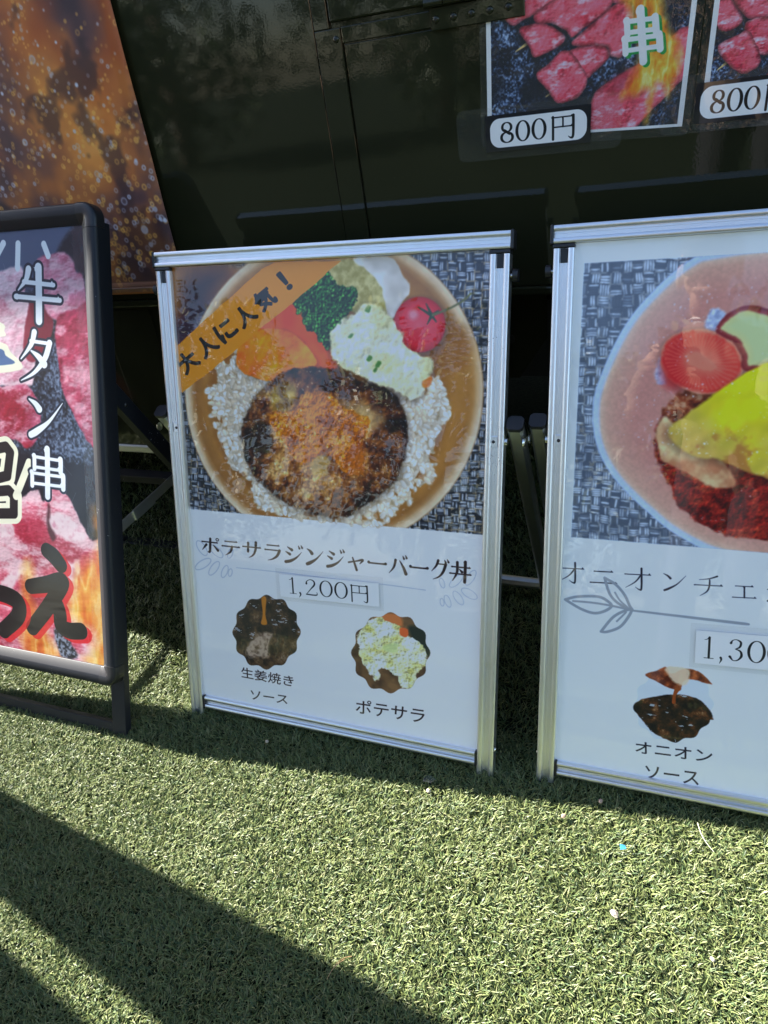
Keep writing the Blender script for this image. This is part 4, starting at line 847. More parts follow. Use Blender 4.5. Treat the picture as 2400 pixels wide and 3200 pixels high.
tb('corner_strip', (XS0, TY - .0022, .728), (XS1 + .0165, TY + .02, 1.139), bevel=.0012)
tb('corner_strip', (XS0, TY - .0022, 1.1395), (XS1 - .0015, TY + .02, 2.14), bevel=.0012)
tb('side_panel', (XS2 + .0015, TY - .0004, .728), (3.09, TY + .02, 1.1165), bevel=.0012)
tb('rail_strip', (XS2 + .0008, TY - .0030, 1.118), (3.09, TY + .02, 1.1395), bevel=.0012)
tb('hatch', (XS1 + .0015, TY - .006, 1.1465), (3.0, TY + .02, 2.05), bevel=.003)
tb('sill', (-1.70, TY - .004, .7115), (3.1, TY + .05, .7265), bevel=.003)
tb('skirt', (-1.70, .498, .352), (.32, .53, .7105), bevel=.002)
tb('skirt_trim', (-1.70, .494, .330), (.325, .534, .3515), M_ALU2, bevel=.004)
tb('skirt', (-.335, .4955, .36), (-.20, .4975, .70), bevel=.0008)
tb('end_sun_block', (-1.70, .535, .10), (-1.66, 2.19, .711), M_DARK)  # added panel, keeps sun from reaching under the truck at its left end
tb('far_light_block', (-1.70, 2.2, .12), (3.1, 2.23, .711), M_DARK)  # added panel, shuts off the sunlit ground beyond so the underside stays dark
tb('chassis_rail', (-1.5, .80, .42), (3.0, .88, .60), M_DARK); tb('chassis_rail', (-1.5, 1.95, .42), (3.0, 2.03, .60), M_DARK)
tb('cross_member', (.55, .88, .45), (.65, 1.95, .55), M_DARK)
for x in (.47, 1.45):
    br = mesh('bracket', [np.array(q) - (0.6, 1.4, 0) for q in ((x, .70, .712), (x + .16, .70, .712), (x + .16, .70, .55), (x + .10, .70, .46), (x + .03, .70, .46), (x, .70, .56),
              (x, .706, .712), (x + .16, .706, .712), (x + .16, .706, .55), (x + .10, .706, .46), (x + .03, .706, .46), (x, .706, .56))],
              [(0, 1, 2, 3, 4, 5), (11, 10, 9, 8, 7, 6)] + [(i, (i + 1) % 6, 6 + (i + 1) % 6, 6 + i) for i in range(6)])
    bo = link('bracket', br, M_TRUCK, T); link('bolt', cyl_mesh('bolt', np.array((x + .08, .700, .55)) - (0.6, 1.4, 0), (0, -1, 0), .012, .004, 12), M_DARK, bo)
def wheel(x, y, sgn):
    o = np.array((0.6, 1.4, 0)); w_ = link('wheel', cyl_mesh('wheel', np.array((x, y - .09, .33)) - o, (0, 1, 0), .33, .18, 36), M_RUBBER, T)
    link('rim', cyl_mesh('rim', np.array((x, y + sgn * .085, .33)) - o, (0, sgn, 0), .20, .012, 28, .17), M_ALU2, w_)
for x in (-1.15, 2.2): wheel(x, .72, -1); wheel(x, 2.05, 1)
# hinge of the hatch
hx0, hx1 = .500, .640
hg = tb('hinge', (hx0, TY - .0085, 1.1135), (hx1, TY - .0032, 1.1425), bevel=.0012)
for k in range(5):
    x = .494 + k * .030; link('knuckle', cyl_mesh('knuckle', np.array((x, TY - .0125, 1.1485)) - (0.6, 1.4, 0), (1, 0, 0), .0062, .0285, 18), M_TRUCK, hg)
def rivet(x, z, parent, y=TY - .0085, r=.0052):
    rv = link('rivet', cyl_mesh('rivet', np.array((x, y, z)) - (0.6, 1.4, 0), (0, -1, 0), r, .0008, 16, r * .92, .0018), M_TRUCK, parent)
    link('rivet_hole', cyl_mesh('rivet_hole', np.array((x, y - .0022, z)) - (0.6, 1.4, 0), (0, -1, 0), r * .34, .0005, 10), M_DARK, rv)
for x in (.509, .536, .563, .590, .617): rivet(x, 1.1275, hg)
rivet(.3425, 1.1245, T, TY - .0022)

# ------------------------------------------------------------------ banner hung on the truck
def shell(o, th, flip=False):
    md = o.modifiers.new('thickness', 'SOLIDIFY'); md.thickness = th; md.offset = -1
BX1, BZ0, BZ1 = -.066, .742, 1.41
S = Sheet((-1.35, TY - .010, BZ0), (1, 0, 0), (.012, 0, 1), -.066 + 1.35, BZ1 - BZ0, 1000)
S.ev = np.array((.0265, 0, .99965)); S.n = np.array((0, -1.0, 0)); paint_banner(S)
BM = Matrix.Translation((-.6, TY - .010, BZ0)); B = empty('banner', BM)
tag(B, 'blurry brown and gold bokeh print banner hung on the truck side', 'banner')
cl = S.build('cloth', print_mat('banner_print', S.image('banner_print', 1.12), .25, .5, weave=.5, coat_rough=.35), B, BM, 40, 30, .0012); shell(cl, .0006)
link('hem', bar_mesh('hem', np.array((-1.35, TY - .0095, BZ0 + .012)) - BM.translation, np.array((-.068, TY - .0095, BZ0 + .012)) - BM.translation, .004, .003, (0, 1, 0), .0008), mat('hem_thread', (.25, .15, .10), .8)[0], B)
link('header_bar', cyl_mesh('header_bar', np.array((-1.36, TY - .014, BZ1 + .006)) - BM.translation, (1, 0, 0), .008, 1.32, 14), M_ALU2, B)

# ------------------------------------------------------------------ skewer posters on the truck
def truck_poster(which, px, lab_px, film_px, lab_film, label, price_label):
    tl, tr, br, bl = [tpt(p, TY - .004) for p in px]
    O = bl; eu = br - bl; W_ = np.linalg.norm(eu); eu = eu / W_; ev = np.cross(np.array((0, -1.0, 0)), eu)
    S = Sheet(O, eu, ev, W_, .430, 2200); paint_skewer(S, which)
    M = Matrix.Translation(tuple(O)); E_ = tag(empty('skewer_poster', M), label, 'poster', 'laminated skewer posters on the truck')
    p = S.build('print', print_mat('skewer_print', S.image('skewer_print', 1.12), 0.0, .5), E_, M, 6, 8); shell(p, .0004)
    def sheet(name, y, O2, eu2, ev2, w2, h2, cut, parent):
        c = cut; pts = [(c, 0), (w2 - c, 0), (w2 - c * .3, c * .3), (w2, c), (w2, h2 - c), (w2 - c * .3, h2 - c * .3), (w2 - c, h2), (c, h2), (c * .3, h2 - c * .3), (0, h2 - c), (0, c), (c * .3, c * .3)]
        O2 = np.array(O2); v = [O2 + eu2 * a + ev2 * b - O for a, b in pts]; v += [q + np.array((0, .0003, 0)) for q in v]; n = len(pts)
        me = mesh(name, v, [tuple(range(n)), tuple(range(2 * n - 1, n - 1, -1))] + [(i, (i + 1) % n, n + (i + 1) % n, n + i) for i in range(n)])
        return link(name, me, M_FILM, parent)
    sheet('laminate', TY, O - eu * .010 - ev * .012 + (0, -.0012, 0), eu, ev, W_ + .020, .430 + .024, .008, E_)
    # price tag taped on
    a, b, c, d = [tpt(p, TY - .007) for p in lab_px]
    e2 = (c - d); w2 = np.linalg.norm(e2); e2 /= w2; v2 = np.cross(np.array((0, -1.0, 0)), e2); h2 = np.linalg.norm(a - d)
    P2 = Sheet(d, e2, v2, w2, h2, 3000)
    paint_price(P2, [('d8', (.13, .20, .29, .80)), ('d0', (.285, .20, .445, .80)), ('d0', (.44, .20, .60, .80)), ('en', (.62, .17, .87, .84))], wm=1.12)
    lp = P2.build('price_tag', print_mat('price_print', P2.image('price_print', 1.10), 1.0, .5), E_, M, 2, 2); shell(lp, .0004); lp['label'] = price_label
    sheet('laminate', TY, d - e2 * .046 - v2 * .011 + (0, .0012, 0), e2, v2, w2 + .090, h2 + .022, .010, lp)
z3p = lambda x, y: z3((x, y))[0]
truck_poster(0, [z3p(170, -20), z3p(1282, -120), z3p(1213, 655), z3p(206, 722)], [z3p(192, 604), z3p(741, 541), z3p(738, 737), z3p(200, 792)], None, None,
             'laminated photo poster of raw beef skewers with flames and a large white kanji', 'black bordered price tag reading 800 yen')
o1 = z3p(1285, 626)
truck_poster(1, [z3p(1332, -140), z3p(2400, -240), z3p(2330, 545), z3p(1305, 627)], [z3p(1284, 434), z3p(1850, 375), z3p(1846, 585), z3p(1272, 645)], None, None,
             'laminated photo poster of marbled meat skewers cut off by the right picture edge', 'black bordered price tag reading 800 yen, partly out of the picture')

# ------------------------------------------------------------------ aluminium menu signs
def ridge(c, r, z0, n=7): return [(c - r * math.cos(math.pi * i / (n - 1)), z0 + (r * .55) * math.sin(math.pi * i / (n - 1))) for i in range(n)]
def alu_profile(wd=.030, groove=.0058, front=0.0, back=-.021):
    h = wd / 2; r = (h - groove) / 2; c = groove + r; z = front - r * .55
    L = ridge(-c, r, z); R = ridge(c, r, z); fl = front - .0062
    return [(-h, back)] + L + [(-groove, fl), (-.0012, fl), (-.0010, fl - .0008), (.0010, fl - .0008), (.0012, fl), (groove, fl)] + R + [(h, back)]
def sign_matrix(O, tilt, roll=0.0):
    eu = np.array((1.0, 0, 0)); ev = np.array((0, math.sin(tilt), math.cos(tilt))); en = np.cross(eu, ev)
    u = eu * math.cos(roll) + ev * math.sin(roll); v = -eu * math.sin(roll) + ev * math.cos(roll)
    M = Matrix([[u[i], v[i], en[i], O[i]] for i in range(3)] + [[0, 0, 0, 1]]); return M, u, v, en
TILT = math.radians(20.474); SW, PH = .640, .8825
X3, Y3, Z3 = np.eye(3)
def alu_sign(O, roll, painter, name, label, price, imname):
    M, u, v, en = sign_matrix(O, TILT, roll); O = np.array(O, float)
    E_ = tag(empty('menu_sign', M), label, 'sign', 'aluminium framed menu signs')
    prof = alu_profile()
    for c in (.015, SW - .015):
        p = link('post', extrude('post', prof, (c, .006, 0), PH - .006, X3, Z3, Y3), M_ALU, E_)
        link('foot', box_mesh('foot', (c - .0147, -.001, -.021), (c + .0147, .0058, -.002), .002), M_BLACK, p)
        link('connector', box_mesh('connector', (c - .0165, PH + .0005, -.020), (c + .0155, PH + .0062, -.0005), .0015), M_BLACK, p)
        s = 1 if c > .3 else -1
        link('corner_block', box_mesh('corner_block', (c - .0054, PH - .020, -.012), (c + .0054, PH - .0002, -.0052), .0008), M_BLACK, p)
        pl = link('screw_plate', box_mesh('screw_plate', (c - .0056 - s * .002, .5935, -.008), (c + .0056 - s * .002, .6105, -.0032), .0005), M_ALU, p)
        link('screw', cyl_mesh('screw', (c - s * .002, .602, -.0033), (0, 0, 1), .0028, .0008, 14, .0024, .0006), M_BLACK, pl)
        kn = link('knob', cyl_mesh('knob', (c + s * .0185, .852, -.013), (s, 0, 0), .0095, .008, 30), M_BLACK, p)
        link('knob_shaft', cyl_mesh('knob_shaft', (c + s * .0148, .852, -.013), (s, 0, 0), .003, .005, 12), M_STEEL, kn)
        link('bolt', cyl_mesh('bolt', (c + s * .0152, .055, -.011), (s, 0, 0), .005, .0008, 16, .0045, .0018), M_STEEL, p)
    tbar = link('top_bar', extrude('top_bar', alu_profile(.0255, .0050), (.000, PH + .0068 + .0128, 0), SW, Y3, Z3, X3), M_ALU, E_)
    for c in (-.0055, SW): link('end_cap', box_mesh('end_cap', (c, PH + .0055, -.0225), (c + .0055, PH + .0335, .0008), .0022), M_BLACK, tbar)
    bb = link('bottom_bar', extrude('bottom_bar', alu_profile(.0265, .0045), (.0345, .0335, -.002), SW - .069, Y3, Z3, X3), M_ALU, E_)
    for c in (.0303, SW - .0343): link('end_cap', box_mesh('end_cap', (c, .0195, -.022), (c + .0040, .0478, -.0008), .0012), M_BLACK, bb)
    # poster behind the clear sheet
    S = Sheet(O + u * .022 + v * .036 - en * .010, u, v, SW - .044, .853, 1500); painter(S)
    S.build('poster', print_mat(imname, S.image(imname, 1.07), 1.0, .5, wrinkle=.07, coat_rough=.01, coat_ior=1.56), E_, M, 30, 40, .0009)
    link('backing_board', box_mesh('backing_board', (.022, .036, -.018), (SW - .022, PH + .008, -.0135)), mat('backing_board', (.5, .5, .5), .7)[0], E_)
    # price slip on the sheet
    q, gl = price; q3 = [on_plane(p, O - en * .0072, en) for p in q]
    e2 = q3[1] - q3[0]; w2 = np.linalg.norm(e2); e2 /= w2; v2 = np.cross(en, e2); h2 = np.dot(q3[0] - q3[3], v2)
    P2 = Sheet(q3[0] - v2 * h2, e2, v2, w2, h2, 2600); paint_price(P2, gl, False, RGB(30, 30, 34), RGB(251, 254, 252), .8)
    pl = P2.build('price_slip', print_mat('slip_print', P2.image('slip_print'), .7, .5), E_, M, 2, 2); shell(pl, .0004)
    c = .008; Mi = np.array(M.inverted()); lo = (Mi @ np.append(P2.O, 1))[:3]
    a2 = (np.array(M.to_3x3().inverted()) @ e2); b2 = (np.array(M.to_3x3().inverted()) @ v2)
    vv = [lo + a2 * a + b2 * b + np.array((0, 0, -.0012)) for a, b in ((-c, -c), (w2 + c, -c), (w2 + c, h2 + c * 1.4), (-c, h2 + c * 1.4))]
    link('laminate', mesh('laminate', vv + [q + np.array((0, 0, .0003)) for q in vv], [(0, 1, 2, 3), (7, 6, 5, 4), (0, 1, 5, 4), (1, 2, 6, 5), (2, 3, 7, 6), (3, 0, 4, 7)]), M_FILM, pl)
    # rear stand: two square legs outside the posts and a crossbar
    Wl = lambda p: (np.array(M.inverted()) @ np.append(p, 1))[:3]
    for s in (-1, 1):
        x = (-.016 if s < 0 else SW + .016)
        top = O + u * x + v * .628 - en * .010; foot = np.array((top[0] + (-.0 if s < 0 else 0), O[1] + .515, .004))
        lg = link('rear_leg', bar_mesh('rear_leg', Wl(top), Wl(foot), .024, .024, (1, 0, 0), .004), M_ALU2, E_)
        d = (top - foot) / np.linalg.norm(top - foot)
        link('leg_cap', bar_mesh('leg_cap', Wl(top + d * .0002), Wl(top + d * .0075), .0262, .0262, (1, 0, 0), .005), M_BLACK, lg)
        link('pivot_bolt', cyl_mesh('pivot_bolt', Wl(O + u * (x + s * .0122) + v * .602 - en * .012), (s, 0, 0), .008, .0015, 18, .0075, .003), M_STEEL, lg)
        link('spacer', cyl_mesh('spacer', Wl(O + u * (x - s * .0120) + v * .602 - en * .012), (-s, 0, 0), .0065, .004, 16), M_STEEL, lg)
    a = O + u * -.004; b = O + u * (SW + .004); yy, zz = O[1] + .515 - .05 * .575, .055
    link('rear_crossbar', bar_mesh('rear_crossbar', Wl(np.array((a[0], yy, zz))), Wl(np.array((b[0], yy, zz))), .022, .022, (0, 0, 1), .006), M_ALU2, E_)
    return E_

alu_sign((0, 0, 0), 0.0, paint_hamburg, 'menu_sign', 'silver framed sign with hamburger patty rice bowl poster and orange ribbon, priced 1,200 yen',
         (z7((500, 352), (970, 396), (966, 518), (508, 458)), [('d1', (.07, .08, .20, .84)), ('comma', (.17, .08, .27, .84)), ('d2', (.25, .08, .41, .84)), ('d0', (.40, .08, .56, .84)), ('d0', (.55, .08, .71, .84)), ('en', (.71, .10, .91, .90))]), 'hamburg_print')
alu_sign((.714, .013, 0), math.radians(.85), paint_onion, 'menu_sign', 'silver framed sign with cheese covered onion plate poster cut off by the right picture edge',
         (zr((1170, 588), (2250, 680), (2250, 980), (1160, 812)), [('d1', (.03, .14, .15, .84)), ('comma', (.145, .16, .215, .84)), ('d3', (.205, .14, .345, .84)), ('d0', (.335, .14, .475, .84)), ('d0', (.465, .14, .605, .84)), ('en', (.63, .16, .80, .88))]), 'onion_print')

# ------------------------------------------------------------------ black A-frame sign at the left
def sweep(name, path, prof, smooth=40):
    """prof (out, height) carried along path of (u, v, outu, outv)"""
    V_, F_ = [], []; n = len(prof)
    for (a, b, ou, ov) in path: V_ += [(a + ou * o, b + ov * o, h) for o, h in prof]
    for k in range(len(path) - 1): F_ += [(k * n + i, k * n + (i + 1) % n, (k + 1) * n + (i + 1) % n, (k + 1) * n + i) for i in range(n)]
    F_ += [tuple(range(n)), tuple(range((len(path) - 1) * n, len(path) * n))]
    return mesh(name, V_, F_, smooth)
def black_sign():
    LT = math.atan(.465); O = np.array((-.089, -.106, 0.0)); M, u, v, en = sign_matrix(O, LT)
    E_ = tag(empty('a_frame_sign', M), 'black framed A-frame sign with raw beef tongue skewer poster', 'sign')
    W0, u1, v0, v1 = .650, -.008, .127, 1.044; u0 = u1 - W0; r = .030
    # snap frame: inner lip low, crown, rounded outer edge; path runs along the corner-arc centres
    prof = [(-.008, -.006), (-.008, .0005), (-.007, .0015), (.008, .0095), (.0095, .0102), (.0235, .0102), (.0265, .0090), (.0285, .0060), (.0290, .002), (.0290, -.014), (-.008, -.014)]
    A = [(u0 + r, v0 + r), (u1 - r, v0 + r), (u1 - r, v1 - r), (u0 + r, v1 - r)]; outs = [(0, -1), (1, 0), (0, 1), (-1, 0)]
    for k in range(4):
        a, b = A[k], A[(k + 1) % 4]; o = outs[k]; d = (np.sign(b[0] - a[0]), np.sign(b[1] - a[1]))
        link('frame_rail', sweep('frame_rail', [(a[0] + d[0] * .014, a[1] + d[1] * .014, *o), (b[0] - d[0] * .014, b[1] - d[1] * .014, *o)], prof), M_BFRAME, E_)
        o0, o1 = np.array(outs[k - 1], float), np.array(o, float); path = [(a[0] + o1[1] * 0 + d[0] * 0 + (-(outs[k - 1][0] == 0) * 0), a[1], *o0)]
        prev = (np.sign(a[0] - A[k - 1][0]), np.sign(a[1] - A[k - 1][1]))
        path = [(a[0] - prev[0] * .0138, a[1] - prev[1] * .0138, *o0)]
        for t in np.linspace(0, math.pi / 2, 9):
            q = o0 * math.cos(t) + o1 * math.sin(t); path.append((a[0], a[1], *q))
        path.append((a[0] + d[0] * .0138, a[1] + d[1] * .0138, *o1))
        pc = [(x * 1.012 + (.0006 if x > 0 else 0), h + (.0008 if h > 0 else 0)) for x, h in prof]; pc = [(max(x, -.0079), h) for x, h in pc]
        link('frame_corner', sweep('frame_corner', path, pc), M_BLACK, E_)
    S = Sheet(O + u * (u0 + .014) + v * (v0 + .014) - en * .0015, u, v, W0 - .028, v1 - v0 - .028, 1400); paint_gyutan(S)
    S.build('poster', print_mat('skewer_sign_print', S.image('skewer_sign_print'), .6, .4, wrinkle=.12, coat_rough=.12), E_, M, 20, 30, .0006)
    link('backing_board', box_mesh('backing_board', (u0 + .014, v0 + .014, -.0125), (u1 - .014, v1 - .014, -.008)), M_BLACK, E_)
    # clear cover sheet edges, taped
    ft = .012
    for lo, hi in (((u1 - .062, v0 + .016, .0010), (u1 - .0165, v1 - .02, .0014)), ((u0 + .018, v0 + .016, .0010), (u1 - .063, v0 + .036, .0014)), ((u1 - .063, v0 + .037, .0008), (u1 - .0632, v0 + .038, .0012))):
        link('cover_film', box_mesh('cover_film', lo, hi), M_FILM, E_)
    Wl = lambda p: (np.array(M.inverted()) @ np.append(p, 1))[:3]
    for s in (0, 1):
        c0 = (-.046 if s else -W0 + .004); c1 = c0 + .034
        link('front_leg', box_mesh('front_leg', (c0, .002, -.031), (c1, 1.012, -.0145), .0012), M_BFRAME, E_)
        x = c0 + O[0] + .014; top = np.array((x, .210, .660)); foot = np.array((x, .530, .004))
        lg = link('rear_leg', bar_mesh('rear_leg', Wl(top), Wl(foot), .020, .034, (1, 0, 0), .001), M_BFRAME, E_)
        dd = (foot - top) / np.linalg.norm(foot - top)
        for t in (.035, .075): link('rivet', cyl_mesh('rivet', Wl(top + dd * t + np.array((.0102, 0, 0))), (1, 0, 0), .005, .0008, 14, .004, .001), M_BLACK, lg)
        bx = x + (.016 if s else -.016)
        br = link('brace', bar_mesh('brace', Wl(np.array((bx, .092, .392))), Wl(np.array((bx, .325, .394))), .0035, .020, (1, 0, 0), .0006), M_ALU2 if s else M_BFRAME, E_)
        link('pivot_bolt', cyl_mesh('pivot_bolt', Wl(np.array((bx + .0018, .196, .393))), (1, 0, 0), .007, .001, 16, .006, .002), M_STEEL, br)
        link('brace_joint', bar_mesh('brace_joint', Wl(np.array((bx + .0036, .150, .394))), Wl(np.array((bx + .0036, .215, .394))), .0032, .024, (1, 0, 0), .0006), M_ALU2 if s else M_BFRAME, br)
    link('bottom_rail', box_mesh('bottom_rail', (-W0 + .0385, .0085, -.030), (-.0465, .036, -.016), .0012), M_BFRAME, E_)
    zc = []
    for p in ((460, 1490), (470, 1700)):
        q = on_plane(p, (0, .530, 0), np.array((0, .660, .320)) / np.hypot(.66, .32)); zc.append(q)
    for q in zc: link('rear_crossbar', bar_mesh('rear_crossbar', Wl(np.array((-.089 - W0 + .03, q[1], q[2]))), Wl(np.array((-.122, q[1], q[2]))), .032, .018, (0, -.4, .9), .001), M_BFRAME, E_)
    return E_
black_sign()

# ------------------------------------------------------------------ cloth shadow casters, added out of view at the left to shade the turf
def caster(x, y0, y1, spread0, spread1, h, label, col):
    E_ = tag(empty('shadow_caster', Matrix.Translation((x, (y0 + y1) / 2, 0))), label, 'caster', 'added shadow casters left of the signs'); yc = (y0 + y1) / 2
    N = 24; V_, F_ = [], []
    for i in range(N + 1):
        z = .02 + (h - .02) * i / N; w_ = .010 * math.sin(z * 3); a, b = y0 + spread0 * z - yc, y1 + spread1 * z - yc
        V_ += [(w_, a, z), (w_ + .004, (a + b) / 2, z), (w_, b, z)]
    for i in range(N): F_ += [(3 * i, 3 * i + 1, 3 * i + 4, 3 * i + 3), (3 * i + 1, 3 * i + 2, 3 * i + 5, 3 * i + 4)]
    c = link('cloth', mesh('cloth', V_, F_, 60), mat('caster_cloth', col, .8)[0], E_); shell(c, .003)
    link('pole', cyl_mesh('pole', (-.012, 0, .012), (0, 0, 1), .012, h + .1, 14), M_STEEL, E_)
    link('base', box_mesh('base', (-.16, -.13, 0), (.14, .13, .022), .006), M_BLACK, E_)
caster(-1.25, -.206, -.137, .02, .12, 2.0, 'added white cloth shadow flag standing nearest the truck, left of the black sign', (.7, .7, .7))
caster(-1.25, -.85, -.236, .0, .0, 2.0, 'added wide red cloth shadow flag standing farther from the truck, left of the black sign', (.45, .05, .05))

# ------------------------------------------------------------------ small things lying on the turf
def lump(name, px, r, sq, mt, label, cat, seed, z=.016):
    p = on_ground(px, z); g = np.random.default_rng(seed); bm = bmesh.new(); bmesh.ops.create_icosphere(bm, subdivisions=2, radius=1)
    for q in bm.verts: q.co = Vector(np.array(q.co) * np.array(sq) * r * g.uniform(.78, 1.15))
    me = bpy.data.meshes.new(name); bm.to_mesh(me); bm.free(); o = link(name, me, mt); o.location = p; o.rotation_euler = g.uniform(0, 3, 3) * (0.2, .2, 1)
    tag(o, label, cat); return o
M_STONE = mat('pale_pebble', (.42, .36, .27), .8)[0]; M_PINK = mat('pink_pebble', (.45, .30, .22), .8)[0]
zb = zoomed(1200, 2300, 1.3825)
lump('pebble', zb((996, 768))[0], .0065, (1, .8, .7), M_STONE, 'pale beige pebble on the sunlit turf below the silver signs', 'pebble', 1)
lump('pebble', zb((192, 237))[0], .0050, (1, .8, .7), M_STONE, 'small cream pebble in front of the middle sign', 'pebble', 2)
lump('pebble', zb((935, 280))[0], .0050, (1.2, .7, .6), M_PINK, 'pinkish pebble at the shadow edge before the right-hand sign', 'pebble', 3)
lump('pebble', zb((775, 345))[0], .0045, (1.1, .7, .6), M_PINK, 'tiny tan pebble between the two silver signs', 'pebble', 4)
lump('pebble', zb((1420, 965))[0], .0042, (1, .7, .6), M_STONE, 'tiny pale pebble near the lower right corner', 'pebble', 5)
lump('pebble', (834, 2317), .0040, (1, .8, .8), M_STONE, 'tiny pale pebble in the shade under the middle sign', 'pebble', 6)
def shard(name, px, pts, mt, label, cat, z, rot):
    p = on_ground(px, z); v = [(a, b, 0.0015 * math.sin(i * 2.1)) for i, (a, b) in enumerate(pts)]; n = len(v)
    me = mesh(name, v + [(a, b, c + .0006) for a, b, c in v], [tuple(range(n)), tuple(range(2 * n - 1, n - 1, -1))] + [(i, (i + 1) % n, n + (i + 1) % n, n + i) for i in range(n)])
    o = link(name, me, mt); o.location = p; o.rotation_euler = rot; tag(o, label, cat)
shard('plastic_scrap', zb((1030, 480))[0], [(-.005, -.003), (.004, -.004), (.006, .002), (-.002, .005)], mat('blue_plastic', (.05, .30, .62), .4)[0], 'tiny bright blue plastic scrap on the sunlit turf', 'scrap', .018, (.3, .2, .6))
shard('plastic_shard', zb((195, 186))[0], [(-.011, -.005), (.004, -.007), (.012, .001), (.002, .007), (-.010, .004)], M_FILM, 'clear plastic shard lying at the shadow edge in front of the middle sign', 'shard', .019, (.25, .1, .2))
def needle(px0, px1, mt, label, z=.022, bend=.004):
    a, b = on_ground(px0, z), on_ground(px1, z - .003); N = 6; V_ = [];
    d = b - a; sd = np.cross(d / np.linalg.norm(d), (0, 0, 1))
    o = link('pine_needle', None) if False else None
    pts = [a + d * t + sd * bend * math.sin(math.pi * t) - a for t in np.linspace(0, 1, N + 1)]
    V_ = [];  F_ = []
    for i, q in enumerate(pts):
        r = .0006 * (1.1 - .5 * i / N)
        V_ += [q + sd * r, q + np.array((0, 0, r)), q - sd * r, q - np.array((0, 0, r))]
    for i in range(N): F_ += [(4 * i + k, 4 * i + (k + 1) % 4, 4 * i + 4 + (k + 1) % 4, 4 * i + 4 + k) for k in range(4)]
    F_ += [(0, 1, 2, 3), (4 * N, 4 * N + 1, 4 * N + 2, 4 * N + 3)]
    o = link('pine_needle', mesh('pine_needle', V_, F_), mt); o.location = a; tag(o, label, 'pine needle')
M_NEEDLE = mat('dry_needle', (.36, .22, .10), .6)[0]
zc_ = zoomed(0, 2300, 1.3825)
needle(zc_((1520, 952))[0], zc_((1440, 1000))[0], M_NEEDLE, 'dry brown pine needle at the diagonal shadow edge, upper of the pair')
needle(zc_((1490, 965))[0], zc_((1412, 1052))[0], M_NEEDLE, 'dry brown pine needle reaching into the diagonal shadow, lower of the pair')
needle(zb((1355, 375))[0], zb((1425, 500))[0], mat('pale_stalk', (.5, .5, .36), .6)[0], 'pale straight grass stalk on the sunlit turf before the right-hand sign')

# ------------------------------------------------------------------ the photographer, standing where the picture is taken (seen mirrored in the sign sheets)
def capsule_pts(a, b, ra, rb, n=14, m=5):
    a, b = np.array(a, float), np.array(b, float); d = b - a; L = np.linalg.norm(d); d = d / L if L > 1e-6 else np.array((0, 0, 1.))
    h = np.array((1., 0, 0)) if abs(d[0]) < .8 else np.array((0, 1., 0)); s = np.cross(d, h); s /= np.linalg.norm(s); t = np.cross(d, s)
    prof = [(a - d * ra * math.cos(q), ra * math.sin(q)) for q in np.linspace(.12, math.pi / 2, m)] + [(b + d * rb * math.sin(q), rb * math.cos(q)) for q in np.linspace(0, math.pi / 2 - .12, m)]
    V_ = [c + r * (s * math.cos(2 * math.pi * i / n) + t * math.sin(2 * math.pi * i / n)) for c, r in prof for i in range(n)]
    K = len(prof); F_ = [(k * n + i, k * n + (i + 1) % n, (k + 1) * n + (i + 1) % n, (k + 1) * n + i) for k in range(K - 1) for i in range(n)]
    return V_, F_ + [tuple(range(n - 1, -1, -1)), tuple(range((K - 1) * n, K * n))]
